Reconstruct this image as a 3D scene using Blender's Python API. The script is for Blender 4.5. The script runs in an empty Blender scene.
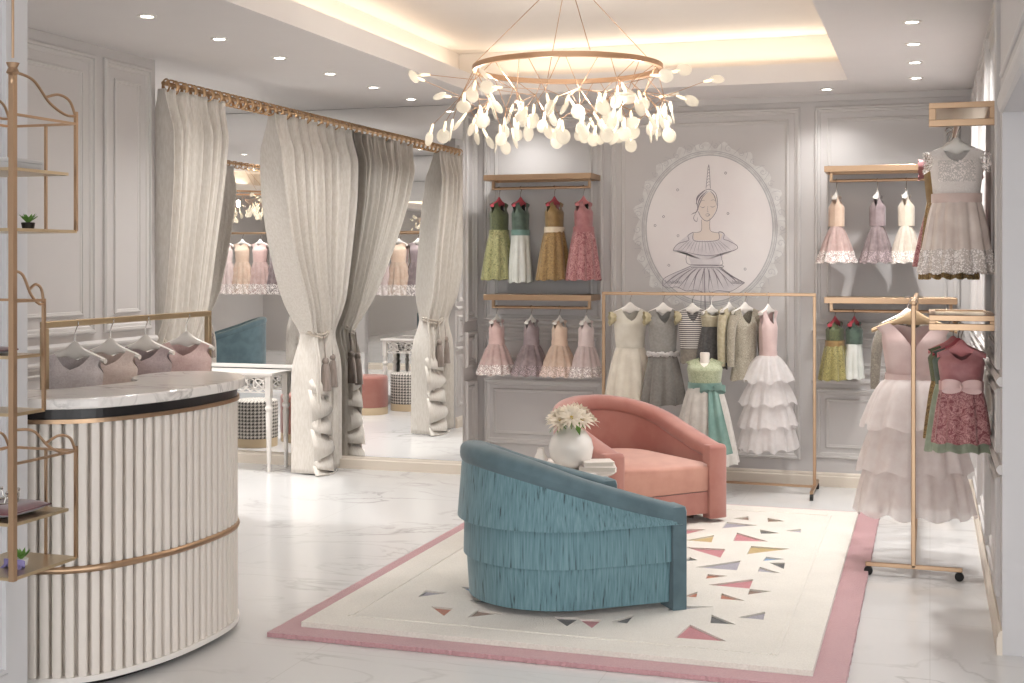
import bpy, math, random
from mathutils import Vector, Matrix
from mathutils.geometry import delaunay_2d_cdt
C = bpy.context.scene.collection
PI = math.pi
R = random.Random(7)
S, Cn = math.sin, math.cos

# ------------------------------------------------------------ mesh builder
class MB:
    def __init__(s): s.v = []; s.f = []; s.m = []
    def add(s, vs, fs, m=0):
        o = len(s.v); s.v += [tuple(p) for p in vs]
        s.f += [tuple(i + o for i in f) for f in fs]; s.m += [m] * len(fs); return s
    def box(s, x0, x1, y0, y1, z0, z1, m=0):
        vs = [(x, y, z) for z in (z0, z1) for y in (y0, y1) for x in (x0, x1)]
        return s.add(vs, [(0, 2, 3, 1), (4, 5, 7, 6), (0, 1, 5, 4), (2, 6, 7, 3), (0, 4, 6, 2), (1, 3, 7, 5)], m)
    def grid(s, fn, nu, nv, cu=False, m=0):
        nu_ = nu if cu else nu + 1
        vs = [fn(i / nu, j / nv) for j in range(nv + 1) for i in range(nu_)]
        fs = []
        for j in range(nv):
            for i in range(nu):
                a = j * nu_ + i; b = j * nu_ + (i + 1) % nu_
                fs.append((a, b, b + nu_, a + nu_))
        return s.add(vs, fs, m)
    def tube(s, pts, r, n=8, closed=False, m=0):
        pts = [Vector(p) for p in pts]; k = len(pts)
        rs = r if isinstance(r, (list, tuple)) else [r] * k
        t0 = (pts[1] - pts[0]).normalized()
        up = Vector((0, 0, 1)) if abs(t0.z) < .9 else Vector((1, 0, 0))
        nrm = t0.cross(up).normalized(); vs = []
        for i, p in enumerate(pts):
            a = pts[i - 1] if (i > 0 or closed) else p
            b = pts[(i + 1) % k] if (i < k - 1 or closed) else p
            t = (b - a)
            t = t.normalized() if t.length > 1e-9 else t0
            nrm = (nrm - t * nrm.dot(t))
            nrm = nrm.normalized() if nrm.length > 1e-6 else t.orthogonal().normalized()
            bi = t.cross(nrm)
            for q in range(n):
                a_ = 2 * PI * q / n
                vs.append(p + (nrm * Cn(a_) + bi * S(a_)) * rs[i])
        fs = []
        for i in range(k if closed else k - 1):
            for q in range(n):
                a_ = i * n + q; b_ = i * n + (q + 1) % n; c_ = ((i + 1) % k) * n
                fs.append((a_, b_, c_ + (q + 1) % n, c_ + q))
        if not closed:
            fs.append(tuple(range(n))[::-1]); fs.append(tuple((k - 1) * n + q for q in range(n)))
        return s.add(vs, fs, m)
    def lathe(s, prof, c=(0, 0, 0), n=24, m=0):
        vs = [(c[0] + r * Cn(2 * PI * i / n), c[1] + r * S(2 * PI * i / n), c[2] + z) for r, z in prof for i in range(n)]
        fs = [(j * n + i, j * n + (i + 1) % n, (j + 1) * n + (i + 1) % n, (j + 1) * n + i) for j in range(len(prof) - 1) for i in range(n)]
        return s.add(vs, fs, m)
    def prism(s, poly, z0, z1, m=0):
        n = len(poly)
        vs = [(x, y, z0) for x, y in poly] + [(x, y, z1) for x, y in poly]
        fs = [tuple(range(n))[::-1], tuple(range(n, 2 * n))] + [(i, (i + 1) % n, n + (i + 1) % n, n + i) for i in range(n)]
        return s.add(vs, fs, m)
    def sphere(s, c, r, n=16, sc=(1, 1, 1), m=0):
        k = n // 2
        pr = [(c[0], c[1], c[2])]
        def fn(u, v):
            a = 2 * PI * u; b = PI * v
            return (c[0] + r * sc[0] * S(b) * Cn(a), c[1] + r * sc[1] * S(b) * S(a), c[2] - r * sc[2] * Cn(b))
        return s.grid(fn, n, k, True, m)
    def build(s, name, mat, parent=None, smooth=True, bevel=0, sub=0, solid=0, auto=40):
        me = bpy.data.meshes.new(name); me.from_pydata(s.v, [], s.f)
        mats = mat if isinstance(mat, (list, tuple)) else [mat]
        for q in mats: me.materials.append(q)
        if len(mats) > 1: me.polygons.foreach_set('material_index', s.m)
        me.update()
        if smooth:
            me.polygons.foreach_set('use_smooth', [True] * len(me.polygons))
            if auto and hasattr(me, 'set_sharp_from_angle'): me.set_sharp_from_angle(angle=math.radians(auto))
        o = bpy.data.objects.new(name, me); C.objects.link(o)
        if parent: o.parent = parent
        if solid:
            k = o.modifiers.new('s', 'SOLIDIFY'); k.thickness = solid; k.offset = 0
        if bevel:
            k = o.modifiers.new('b', 'BEVEL'); k.width = bevel; k.segments = 2; k.limit_method = 'ANGLE'
        if sub:
            k = o.modifiers.new('u', 'SUBSURF'); k.levels = sub; k.render_levels = sub
        return o

def thing(name, label, cat, loc=(0, 0, 0), rz=0, group=None):
    o = bpy.data.objects.new(name, None); C.objects.link(o); o.empty_display_size = .05
    o.location = loc; o.rotation_euler = (0, 0, rz); o['label'] = label; o['category'] = cat
    if group: o['group'] = group
    return o
def tag(o, label, cat, group=None):
    o['label'] = label; o['category'] = cat
    if group: o['group'] = group
    return o
def struct(o): o['kind'] = 'structure'; return o
def spl(P, n=8, closed=False):
    P = [Vector(p) for p in P]; k = len(P); out = []
    for i in range(k if closed else k - 1):
        p0 = P[(i - 1) % k] if (closed or i > 0) else P[0] * 2 - P[1]
        p1, p2 = P[i], P[(i + 1) % k]
        p3 = P[(i + 2) % k] if (closed or i + 2 < k) else P[-1] * 2 - P[-2]
        for j in range(n):
            t = j / n
            out.append(.5 * ((2 * p1) + (p2 - p0) * t + (2 * p0 - 5 * p1 + 4 * p2 - p3) * t * t + (3 * p1 - p0 - 3 * p2 + p3) * t ** 3))
    if not closed: out.append(P[-1])
    return out
def arc(cx, cy, r, a0, a1, n): return [(cx + r * Cn(a0 + (a1 - a0) * i / n), cy + r * S(a0 + (a1 - a0) * i / n)) for i in range(n + 1)]

# ------------------------------------------------------------ materials
def srgb(h):
    h = h.lstrip('#'); c = [int(h[i:i + 2], 16) / 255 for i in (0, 2, 4)]
    return tuple((x / 12.92 if x <= .04045 else ((x + .055) / 1.055) ** 2.4) for x in c) + (1,)
def newmat(n):
    m = bpy.data.materials.new(n); m.use_nodes = True
    return m, m.node_tree.nodes, m.node_tree.links, m.node_tree.nodes['Principled BSDF']
def setp(b, **k):
    for a, v in k.items():
        i = b.inputs.get(a.replace('_', ' '))
        if i is not None: i.default_value = v
def tex(N, L, kind, scale, coord='Object', sc=(1, 1, 1), rot=(0, 0, 0), **kw):
    tc = N.new('ShaderNodeTexCoord'); mp = N.new('ShaderNodeMapping')
    mp.inputs['Scale'].default_value = sc; mp.inputs['Rotation'].default_value = rot
    L.new(tc.outputs[coord], mp.inputs['Vector'])
    t = N.new(kind); L.new(mp.outputs[0], t.inputs['Vector'])
    if 'Scale' in t.inputs: t.inputs['Scale'].default_value = scale
    for a, v in kw.items():
        if a in t.inputs: t.inputs[a].default_value = v
        else: setattr(t, a, v)
    return t
def ramp(N, L, src, stops, interp='LINEAR'):
    r = N.new('ShaderNodeValToRGB'); r.color_ramp.interpolation = interp
    e = r.color_ramp.elements
    while len(e) < len(stops): e.new(.5)
    for i, (p, c) in enumerate(stops):
        e[i].position = p; e[i].color = srgb(c) if isinstance(c, str) else (c, c, c, 1)
    L.new(src, r.inputs[0]); return r
def bump(N, L, b, src, st, dist=.01):
    k = N.new('ShaderNodeBump'); k.inputs['Strength'].default_value = st; k.inputs['Distance'].default_value = dist
    L.new(src, k.inputs['Height']); L.new(k.outputs[0], b.inputs['Normal'])
_mc = {}
def soft(h, k=.16, d=.97):
    h = h.lstrip('#'); c = [int(h[i:i + 2], 16) for i in (0, 2, 4)]; g = sum(c) / 3
    return '#%02x%02x%02x' % tuple(int(max(0, min(255, (x + (g - x) * k) * d))) for x in c)
def plain(n, col, rough=.6, metal=0, **k):
    if n in _mc: return _mc[n]
    m, N, L, b = newmat(n); setp(b, Base_Color=srgb(col), Roughness=rough, Metallic=metal, **k)
    t = tex(N, L, 'ShaderNodeTexNoise', 6); r = ramp(N, L, t.outputs[0], [(0, .9), (1, 1.0)])
    mx = N.new('ShaderNodeMixRGB'); mx.blend_type = 'MULTIPLY'; mx.inputs[0].default_value = .35
    mx.inputs[1].default_value = srgb(col); L.new(r.outputs[0], mx.inputs[2]); L.new(mx.outputs[0], b.inputs['Base Color'])
    _mc[n] = m; return m
def fabric(n, c1, c2=None, scale=60, rough=.75, alpha=1, sheen=.3, sc=(1, 1, 1), kind='noise', st=.25, trans=0, metal=0):
    if n in _mc: return _mc[n]
    m, N, L, b = newmat(n); c2 = c2 or c1; c1, c2 = soft(c1), soft(c2)
    if kind == 'noise': t = tex(N, L, 'ShaderNodeTexNoise', scale, sc=sc, Detail=4.0); r = ramp(N, L, t.outputs[0], [(.38, c1), (.62, c2)]); h = t.outputs[0]
    elif kind == 'floral': t = tex(N, L, 'ShaderNodeTexVoronoi', scale, sc=sc); r = ramp(N, L, t.outputs['Distance'], [(.12, c1), (.3, c2), (.5, c1), (.62, c2)]); h = t.outputs['Distance']
    elif kind == 'brocade':
        t = tex(N, L, 'ShaderNodeTexNoise', scale, sc=sc, Detail=6.0, Distortion=2.0); r = ramp(N, L, t.outputs[0], [(.42, c1), (.5, c2), (.55, c1), (.62, c2)]); h = t.outputs[0]
    elif kind == 'stripe': t = tex(N, L, 'ShaderNodeTexWave', scale, sc=sc, bands_direction='Z'); r = ramp(N, L, t.outputs['Fac'], [(.45, c1), (.55, c2)]); h = t.outputs['Fac']
    elif kind == 'check':
        t1 = tex(N, L, 'ShaderNodeTexChecker', scale, coord='UV'); r = None
    L.new(r.outputs[0], b.inputs['Base Color'])
    setp(b, Roughness=rough, Sheen_Weight=sheen, Alpha=alpha, Metallic=metal)
    if trans:
        tr = N.new('ShaderNodeBsdfTranslucent'); L.new(r.outputs[0], tr.inputs[0]); mx = N.new('ShaderNodeMixShader'); mx.inputs[0].default_value = trans
        o = N['Material Output']; L.new(b.outputs[0], mx.inputs[1]); L.new(tr.outputs[0], mx.inputs[2]); L.new(mx.outputs[0], o.inputs[0])
    bump(N, L, b, h, st, .004)
    _mc[n] = m; return m
def lace(n, col, scale=120, cut=.33):
    if n in _mc: return _mc[n]
    m, N, L, b = newmat(n); setp(b, Base_Color=srgb(col), Roughness=.7)
    t = tex(N, L, 'ShaderNodeTexVoronoi', scale); t2 = tex(N, L, 'ShaderNodeTexNoise', scale * .35, Detail=3.0)
    ad = N.new('ShaderNodeMath'); ad.operation = 'ADD'; L.new(t.outputs['Distance'], ad.inputs[0]); L.new(t2.outputs[0], ad.inputs[1])
    r = ramp(N, L, ad.outputs[0], [(.0, 1.0), (.86 + cut * .2, 1.0), (1.0, .2)]); L.new(r.outputs[0], b.inputs['Alpha'])
    bump(N, L, b, t.outputs['Distance'], .5, .003); _mc[n] = m; return m

WALL = plain('wall paint', '#c3bfbd', .55)
JAMB = plain('grey jamb paint', '#c3c1c2', .5)
WALL2 = plain('cool white paint', '#cdcccd', .5)
TRIM = plain('moulding paint', '#c6c2bf', .5)
BASE = plain('baseboard paint', '#d8cdbf', .45)
CEIL = plain('ceiling paint', '#e3dfdd', .7)
CEIL2 = plain('tray ceiling paint', '#e4ddd6', .7)
GOLD = plain('brushed gold', '#b99c80', .36, 1.0)
GOLD2 = plain('satin gold', '#c2a07b', .32, 1.0)
PALEGOLD = plain('pale champagne gold', '#c8b494', .3, 1.0)
BLACK = plain('black lacquer', '#181414', .3)
BLACKR = plain('black rubber', '#151515', .6)
WHITE = plain('white lacquer', '#e6e1db', .35)
CERAMIC = plain('white ceramic', '#e9e4de', .25)
SKINW = plain('mannequin cloth', '#ded6cc', .6)
WOOD = plain('pale wood', '#cdb595', .5)
STEEL = plain('steel wire', '#b8b4ae', .25, 1.0)
COUNTER = plain('cream counter panel', '#e2dad1', .42)
BROWN = plain('dark brown wood', '#5d3c33', .45)
CREAMSEAM = plain('gold pouf band', '#c9b394', .5)

def marble(n, base, vein, scale, rough, tile=None):
    m, N, L, b = newmat(n)
    t = tex(N, L, 'ShaderNodeTexNoise', scale, sc=(1, 1.6, 1), rot=(0, 0, .6), Detail=8.0, Distortion=1.6)
    r = ramp(N, L, t.outputs[0], [(.0, base), (.47, base), (.5, vein), (.53, base), (1, base)])
    t2 = tex(N, L, 'ShaderNodeTexNoise', scale * .7, Detail=3.0); r2 = ramp(N, L, t2.outputs[0], [(.45, 0.0), (.65, 1.0)])
    mx = N.new('ShaderNodeMixRGB'); mx.inputs[1].default_value = srgb(base); L.new(r2.outputs[0], mx.inputs[0]); L.new(r.outputs[0], mx.inputs[2])
    out = mx.outputs[0]
    if tile:
        bt = tex(N, L, 'ShaderNodeTexBrick', 1, sc=(1, 1, 1)); setp(bt, Color1=(1, 1, 1, 1), Color2=(.985, .985, .985, 1), Mortar=(.86, .85, .84, 1), Mortar_Size=.0018, Brick_Width=tile, Row_Height=tile, Scale=1.0); bt.offset = 0
        mm = N.new('ShaderNodeMixRGB'); mm.blend_type = 'MULTIPLY'; mm.inputs[0].default_value = 1; L.new(out, mm.inputs[1]); L.new(bt.outputs[0], mm.inputs[2]); out = mm.outputs[0]
    L.new(out, b.inputs['Base Color']); setp(b, Roughness=rough); return m
FLOOR = marble('polished white marble floor', '#d4d3d2', '#b3b1af', 1.3, .16, 1.2)
MARBLE = marble('white marble', '#e8e3de', '#a8a29d', 3.0, .15)
m, N, L, b = newmat('mirror'); setp(b, Base_Color=(.93, .93, .925, 1), Metallic=1.0, Roughness=.0); MIRROR = m
CURT = fabric('woven cream curtain', '#e6ddd1', '#f0e9df', 90, .8, sc=(1, 1, .25), st=.3, trans=.12)
CURT2 = fabric('curtain cord', '#b9aa98', '#cfc3b2', 120, .7)
TEAL = fabric('teal velvet', '#4c6771', '#58747e', 9, .7, sheen=.25, st=.05)
def fringe_mat():
    m, N, L, b = newmat('teal thread fringe')
    t = tex(N, L, 'ShaderNodeTexNoise', 120, sc=(1, 1, .05), Detail=5.0)
    r = ramp(N, L, t.outputs[0], [(.30, '#36464b'), (.38, '#5b7c84'), (.55, '#688992'), (.72, '#76969e')]); L.new(r.outputs[0], b.inputs['Base Color'])
    setp(b, Roughness=.8, Sheen_Weight=.3); bump(N, L, b, t.outputs[0], .4, .003); return m
FRINGE = fringe_mat()
CORAL = fabric('coral velvet', '#a86355', '#b06e5f', 8, .7, sheen=.4, st=.05)
CORALSEAT = fabric('coral velvet seat', '#be7f6b', '#c88a76', 8, .7, sheen=.4, st=.05)
m, N, L, b = newmat('lit warm shade'); setp(b, Base_Color=(.8, .72, .58, 1), Roughness=.4, Emission_Color=(1, .86, .62, 1), Emission_Strength=.8); BULB = m
m, N, L, b = newmat('frosted warm disc'); setp(b, Base_Color=(.8, .75, .66, 1), Roughness=.3, Emission_Color=(1, .87, .62, 1), Emission_Strength=.22, Alpha=.5); DISC = m
m, N, L, b = newmat('downlight lens'); setp(b, Base_Color=(1, 1, 1, 1), Emission_Color=(1, .96, .88, 1), Emission_Strength=14); LENS = m
def rugmat(n, c1, c2):
    m, N, L, b = newmat(n); t = tex(N, L, 'ShaderNodeTexNoise', 160, Detail=3.0); r = ramp(N, L, t.outputs[0], [(.3, c1), (.7, c2)])
    t2 = tex(N, L, 'ShaderNodeTexNoise', 5, Detail=2.0); r2 = ramp(N, L, t2.outputs[0], [(.3, .93), (.7, 1.0)])
    mx = N.new('ShaderNodeMixRGB'); mx.blend_type = 'MULTIPLY'; mx.inputs[0].default_value = 1; L.new(r.outputs[0], mx.inputs[1]); L.new(r2.outputs[0], mx.inputs[2])
    L.new(mx.outputs[0], b.inputs['Base Color']); setp(b, Roughness=.95, Sheen_Weight=.4); bump(N, L, b, t.outputs[0], .6, .006); return m
RPINK = rugmat('pink pile', '#b18589', '#bf9497'); RCREAM = rugmat('cream pile', '#d6d0c6', '#e4dfd6')

# ------------------------------------------------------------ room shell
ZC = 2.79; XL = -4.35; YB = 9.43; XR = .28; YM = 9.1
o = MB().box(-11.7, 5, -5, 10, -.1, 0).build('floor', FLOOR, smooth=False); struct(o)
def slab_with_holes(mb, X0, X1, Y0, Y1, z0, z1, holes, m=0):
    holes = sorted(holes, key=lambda h: h[2]); y = Y0
    for hx0, hx1, hy0, hy1 in holes:
        mb.box(X0, X1, y, hy0, z0, z1, m); mb.box(X0, hx0, hy0, hy1, z0, z1, m); mb.box(hx1, X1, hy0, hy1, z0, z1, m); y = hy1
    mb.box(X0, X1, y, Y1, z0, z1, m)
trays = [(-3.05, -.51, 4.42, 8.68), (-11.0, -8.3, -1.6, 3.4)]
mb = MB(); slab_with_holes(mb, -6.1, 3.2, -3, 9.6, ZC, 2.915, trays[:1]); slab_with_holes(mb, -11.6, -6.1, -3, 9.6, ZC, 2.915, trays[1:])
e = .27; big = [(a - e, b_ + e, c - e, d + e) for a, b_, c, d in trays]; slab_with_holes(mb, -6.1, 3.2, -3, 9.6, 2.916, 3.14, big[:1], 1); slab_with_holes(mb, -11.6, -6.1, -3, 9.6, 2.916, 3.14, big[1:], 1)
mb.box(-11.6, 3.2, -3, 9.6, 3.141, 3.25, 1)
struct(mb.build('ceiling', [CEIL, CEIL2], smooth=False))

def frame_on(mb, P, u, n, u0, u1, z0, z1, w=.035, d=.018, step=True):
    """stepped moulding frame on a wall: P origin, u wall direction, n outward normal"""
    P, u, n = Vector(P), Vector(u), Vector(n)
    prof = [(0, 0), (.0, d * .6), (w * .2, d), (w * .45, d), (w * .55, d * .45), (w * .85, d * .35), (w, 0)]
    def ring(off, h): return [P + u * a + Vector((0, 0, z)) + n * h for a, z in ((u0 + off, z0 + off), (u1 - off, z0 + off), (u1 - off, z1 - off), (u0 + off, z1 - off))]
    rs = [ring(o_, h_) for o_, h_ in prof]; vs = [p for r_ in rs for p in r_]
    fs = [(k * 4 + i, k * 4 + (i + 1) % 4, (k + 1) * 4 + (i + 1) % 4, (k + 1) * 4 + i) for k in range(len(prof) - 1) for i in range(4)]
    mb.add(vs, fs)
def dframe(mb, P, u, n, u0, u1, z0, z1, gap=.075):
    frame_on(mb, P, u, n, u0, u1, z0, z1, .045, .022)
    if u1 - u0 > 2.6 * gap and z1 - z0 > 2.6 * gap: frame_on(mb, P, u, n, u0 + gap, u1 - gap, z0 + gap, z1 - gap, .025, .012)
def rail(mb, P, u, n, u0, u1, z, h=.03, d=.025):
    P, u, n = Vector(P), Vector(u), Vector(n)
    pr = [(0, -h), (d * .6, -h * .8), (d, -h * .2), (d, h * .3), (d * .5, h), (0, h)]
    vs = [P + u * a + n * q + Vector((0, 0, z + k)) for a in (u0, u1) for q, k in pr]; m_ = len(pr)
    mb.add(vs, [(i, (i + 1) % m_, m_ + (i + 1) % m_, m_ + i) for i in range(m_)] + [tuple(range(m_)), tuple(range(m_, 2 * m_))])
def baseboard(name, P, u, n, L0, L1, h=.1):
    P, u, n = Vector(P), Vector(u), Vector(n)
    pr = [(0, 0), (.022, 0), (.022, h * .7), (.016, h * .78), (.016, h * .88), (.008, h), (0, h)]
    vs = [P + u * a + n * q + Vector((0, 0, k)) for a in (L0, L1) for q, k in pr]; m_ = len(pr)
    mb = MB(); mb.add(vs, [(i, (i + 1) % m_, m_ + (i + 1) % m_, m_ + i) for i in range(m_)] + [tuple(range(m_)), tuple(range(m_, 2 * m_))])
    return struct(mb.build(name, BASE, smooth=False))

# back wall
wb = struct(MB().box(-3.5, .28, YB, YB + .12, 0, 2.92).build('wall_back', WALL, smooth=False))
mb = MB(); A = ((0, YB, 0), (1, 0, 0), (0, -1, 0))
for a, b_, lowerdado in ((-3.29, -2.34, 1), (-2.285, -.885, 0), (-.785, .2, 1)):
    if not lowerdado: dframe(mb, *A, a, b_, .18, 2.71, .085)
    else:
        dframe(mb, *A, a, b_, 1.15, 2.71, .085); dframe(mb, *A, a, b_, .8, 1.07, .06); dframe(mb, *A, a, b_, .2, .7, .075)
        rail(mb, *A, a - .02, b_ + .02, 1.11, .018, .02); rail(mb, *A, a - .02, b_ + .02, .75, .018, .02)
mb.build('panel_moulding', TRIM, wb, smooth=False)
baseboard('baseboard_back', (0, YB, 0), (1, 0, 0), (0, -1, 0), -3.34, .28)
struct(MB().box(-3.34, .28, YB - .03, YB, 2.745, 2.79).build('trim_1', TRIM, smooth=False))
# return wall beside the mirror
wr = struct(MB().box(-3.5, -3.345, YM + .0125, YB, 0, 2.79).build('wall_return', WALL, smooth=False))
mb = MB(); A = ((-3.345, 0, 0), (0, 1, 0), (1, 0, 0))
for z0, z1 in ((1.15, 2.71), (.8, 1.07), (.2, .7)): dframe(mb, *A, YM + .05, YB - .05, z0, z1, .045)
mb.build('panel_moulding', TRIM, wr, smooth=False)
baseboard('baseboard_return', (-3.345, 0, 0), (0, 1, 0), (1, 0, 0), YM - .02, YB)
# mirror wall
struct(MB().box(-11.6, -3.36, YM + .012, YM + .12, 0, 2.79).build('wall_mirrored', WALL, smooth=False))
baseboard('baseboard_mirrored', (0, YM + .012, 0), (1, 0, 0), (0, -1, 0), -8.2, -3.32)
tag(MB().box(-8.2, -3.346, YM, YM + .011, .1, 2.785).build('wall_mirror', MIRROR, smooth=False), 'large frameless wall mirror behind the curtain rod end, above the cream baseboard', 'mirror')
struct(MB().box(-11.6, -11.5, -3, YM, 0, 2.79).build('wall_fitting_left', WALL, smooth=False))
struct(MB().box(-6.1, XL - .12, 4.7, 4.83, 0, 2.79).build('wall_fitting_front', WALL, smooth=False))
tag(MB().box(-6.05, -4.6, 4.831, 4.84, .1, 2.785).build('wall_mirror', MIRROR, smooth=False), 'fitting area mirror behind the rail of pale tulle dresses, seen only in reflection', 'mirror')
# left panelled wall
wl = struct(MB().box(XL - .12, XL, 1.0, 6.573, 0, 2.79).build('wall_left', WALL, smooth=False))
mb = MB(); A = ((XL, 0, 0), (0, 1, 0), (1, 0, 0))
for a, b_ in ((4.3, 4.95), (5.02, 5.99), (6.07, 6.52)):
    dframe(mb, *A, a, b_, 1.21, 2.73, .1); dframe(mb, *A, a, b_, .82, 1.08, .06); dframe(mb, *A, a, b_, .2, .7, .08)
rail(mb, *A, 4.2, 6.573, 1.15, .02, .025); rail(mb, *A, 4.2, 6.573, .76, .02, .025)
mb.build('panel_moulding', TRIM, wl, smooth=False)
baseboard('baseboard_left', (XL, 0, 0), (0, 1, 0), (1, 0, 0), 1.0, 6.573)
# near pillar with panel
wp = struct(MB().box(-3.7, -3.1, 3.0, 3.88, 0, 2.79).build('wall_pillar', WALL2, smooth=False))
mb = MB(); A = ((-3.1, 0, 0), (0, 1, 0), (1, 0, 0))
dframe(mb, *A, 3.08, 3.76, .15, 2.66, .07); mb.build('panel_moulding', WALL2, wp, smooth=False)
# right wall
wrr = struct(MB().box(XR, 1.8, 5.6, YB + .12, 0, 2.92).build('wall_right', JAMB, smooth=False))
mb = MB(); A = ((XR, 0, 0), (0, 1, 0), (-1, 0, 0))
for a, b_ in ((5.75, 6.7), (6.82, 7.8), (7.92, 8.8), (8.9, 9.36)):
    dframe(mb, *A, a, b_, 1.15, 2.71, .08); dframe(mb, *A, a, b_, .8, 1.07, .06); dframe(mb, *A, a, b_, .2, .7, .07)
rail(mb, *A, 5.61, YB, 1.11, .02, .022); rail(mb, *A, 5.61, YB, .75, .02, .022)
mb.build('panel_moulding', WALL, wrr, smooth=False)
baseboard('baseboard_right', (XR, 0, 0), (0, 1, 0), (-1, 0, 0), 5.59, YB, .1)
# header over the side opening
hd = struct(MB().box(XR, .62, 2.6, 5.599, 2.21, 2.79).build('wall_header', JAMB, smooth=False))
mb = MB(); A = ((XR, 0, 0), (0, 1, 0), (-1, 0, 0)); rail(mb, *A, 2.6, 5.6, 2.25, .045, .02); rail(mb, *A, 2.6, 5.6, 2.36, .012, .012)
mb.build('header_moulding', WALL2, hd, smooth=False)
# shopfront behind the camera side: open, daylight enters; a far side wall closes the room on the right
struct(MB().box(3.2, 3.35, 2.2, 9.6, 0, 3.2).build('wall_far_right', WALL, smooth=False))
struct(MB().box(-11.5, XL - .12, -2.7, -2.6, 0, 2.79).build('wall_far_left', WALL, smooth=False))
struct(MB().box(-4.47, XL, -3, 1.0, 0, 2.79).build('wall_left_front', WALL, smooth=False))

# ------------------------------------------------------------ downlights
spots = [(-3.6, 5.372 + .666 * k) for k in range(6)] + [(-.085, 6.668 + .678 * k) for k in range(4)] + [(-.677, 9.085), (-2.9, 9.085)]
spots += [(-.085, y) for y in (1.6, 3.3)] + [(-3.6, y) for y in (1.6, 3.3)] + [(x, y) for y in (2.0, 5.6, 7.2, 8.5) for x in (-5.1, -7.2)] + [(-7.8, 3.9), (-9.6, 4.3), (-7.8, 1.5), (-9.6, -2.0), (-7.4, -1.7), (-5.4, -1.7), (-5.4, .2)]  # fitting-area downlights are added, to brighten what the mirror reflects
for i, (x, y) in enumerate(spots):
    where = 'in the left ceiling row' if x == -3.6 else ('in the right ceiling row' if x == -.085 else ('added above the curtained fitting area to brighten it' if x == -5.1 else 'added deep in the fitting area to brighten its reflection'))
    pos = ('downlight at y %d' % i)
    nth = ['nearest', 'second', 'third', 'fourth', 'fifth', 'farthest']
    if i < 6: lab = 'small round recessed downlight, %s of the row left of the lit ceiling tray' % nth[i]
    elif i < 10: lab = 'small round recessed downlight, %s of the row right of the ceiling tray' % ['nearest', 'second', 'third', 'farthest'][i - 6]
    elif i == 10: lab = 'small round recessed downlight above the back wall right of the oval mural'
    elif i == 11: lab = 'small round recessed downlight above the green and pink dresses at the back'
    else: lab = 'small round recessed downlight %s' % where + (' outside the picture' if i < 16 else '')
    t = thing('ceiling_downlight', lab, 'light', (x, y, ZC), 0, 'recessed ceiling downlights')
    MB().lathe([(.030, -.001), (.033, -.006), (.045, -.006), (.047, 0)], n=20).build('trim_ring', WHITE, t)
    MB().lathe([(.0001, -.003), (.031, -.003)], n=20).build('lens', LENS, t)
    ld = bpy.data.lights.new('downlight', 'SPOT'); ld.energy = 150 if x < -5 else ((44 if y > 6.5 else (18 if y > 4 else 8)) if x == -3.6 else (32 if y > 9 else 92)); ld.spot_size = 2.3; ld.spot_blend = 1; ld.color = (1, .985, .965); ld.shadow_soft_size = .04
    lo = bpy.data.objects.new('downlight_lamp', ld); C.objects.link(lo); lo.location = (0, 0, -.02); lo.parent = t
# cove light strips on the ledge of each tray
for a, b_, c, d in trays:
    for (x, y, sx, sy, rx, ry) in (((a - .2), (c + d) / 2, .05, d - c, 0, 1), ((b_ + .2), (c + d) / 2, .05, d - c, 0, -1), ((a + b_) / 2, d + .2, b_ - a, .05, 1, 0), ((a + b_) / 2, c - .2, b_ - a, .05, -1, 0)):
        ld = bpy.data.lights.new('cove_strip', 'AREA'); ld.shape = 'RECTANGLE'; ld.size = sx; ld.size_y = sy
        ld.energy = 5 * (d - c) / 4; ld.color = (1, .86, .68)
        lo = bpy.data.objects.new('cove_strip', ld); C.objects.link(lo); lo.location = (x, y, 2.93)
        lo.rotation_euler = (PI - .5 * rx * -1, .5 * ry * -1, 0) if False else (PI + (.6 if rx == 1 else (-.6 if rx == -1 else 0)), (-.6 if ry == 1 else (.6 if ry == -1 else 0)), 0)

# ------------------------------------------------------------ mural
def mx_(x, y): return (-1.543 + (630 + x / 4.269 - 709) * .00737, 1.842 - (150 + y / 4.269 - 229) * .00734)
mural = thing('wall_mural', 'oval wall mural of a sketched girl with a unicorn horn inside an ornate pale frame', 'mural', (-1.545, YB, 1.2))
INK = plain('grey ink', '#8d868c', .8); INKL = plain('pale grey ink', '#aeabb0', .8)
OVAL = fabric('pale blush paper', '#ece4e3', '#f1eae8', 2, .8, st=0); PAPER = fabric('pale ornament paper', '#dfddda', '#d2cfcc', 20, .8, st=.3)
BLUSH = plain('watercolour skin', '#e2d6cd', .8); LILAC = fabric('lilac wash', '#d9d1d5', '#e3dcde', 14, .8, st=0)
def wallpoly(mb, pts, y):  # fan, pts in (X,Z)
    n = len(pts); cx = sum(p[0] for p in pts) / n; cz = sum(p[1] for p in pts) / n
    mb.add([(cx + 1.545, y, cz - 1.2)] + [(p[0] + 1.545, y, p[1] - 1.2) for p in pts], [(0, i + 1, (i + 1) % n + 1) for i in range(n)])
def stroke(mb, pts, w, y=-.0052, taper=False):
    pts = [Vector((p[0], p[1])) for p in pts]; vs = []; n = len(pts)
    for i, p in enumerate(pts):
        a = pts[max(0, i - 1)]; b2 = pts[min(n - 1, i + 1)]; d = (b2 - a)
        d = d.normalized() if d.length > 1e-9 else Vector((1, 0)); q = Vector((-d.y, d.x)) * w * (S(PI * (i + .6) / (n + .2)) if taper else 1)
        for e_ in (p + q, p - q): vs.append((e_.x + 1.545, y, e_.y - 1.2))
    mb.add(vs, [(2 * i, 2 * i + 1, 2 * i + 3, 2 * i + 2) for i in range(n - 1)])
CX, CZ, RX, RZ = -1.545, 1.845, .462, .535
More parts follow.
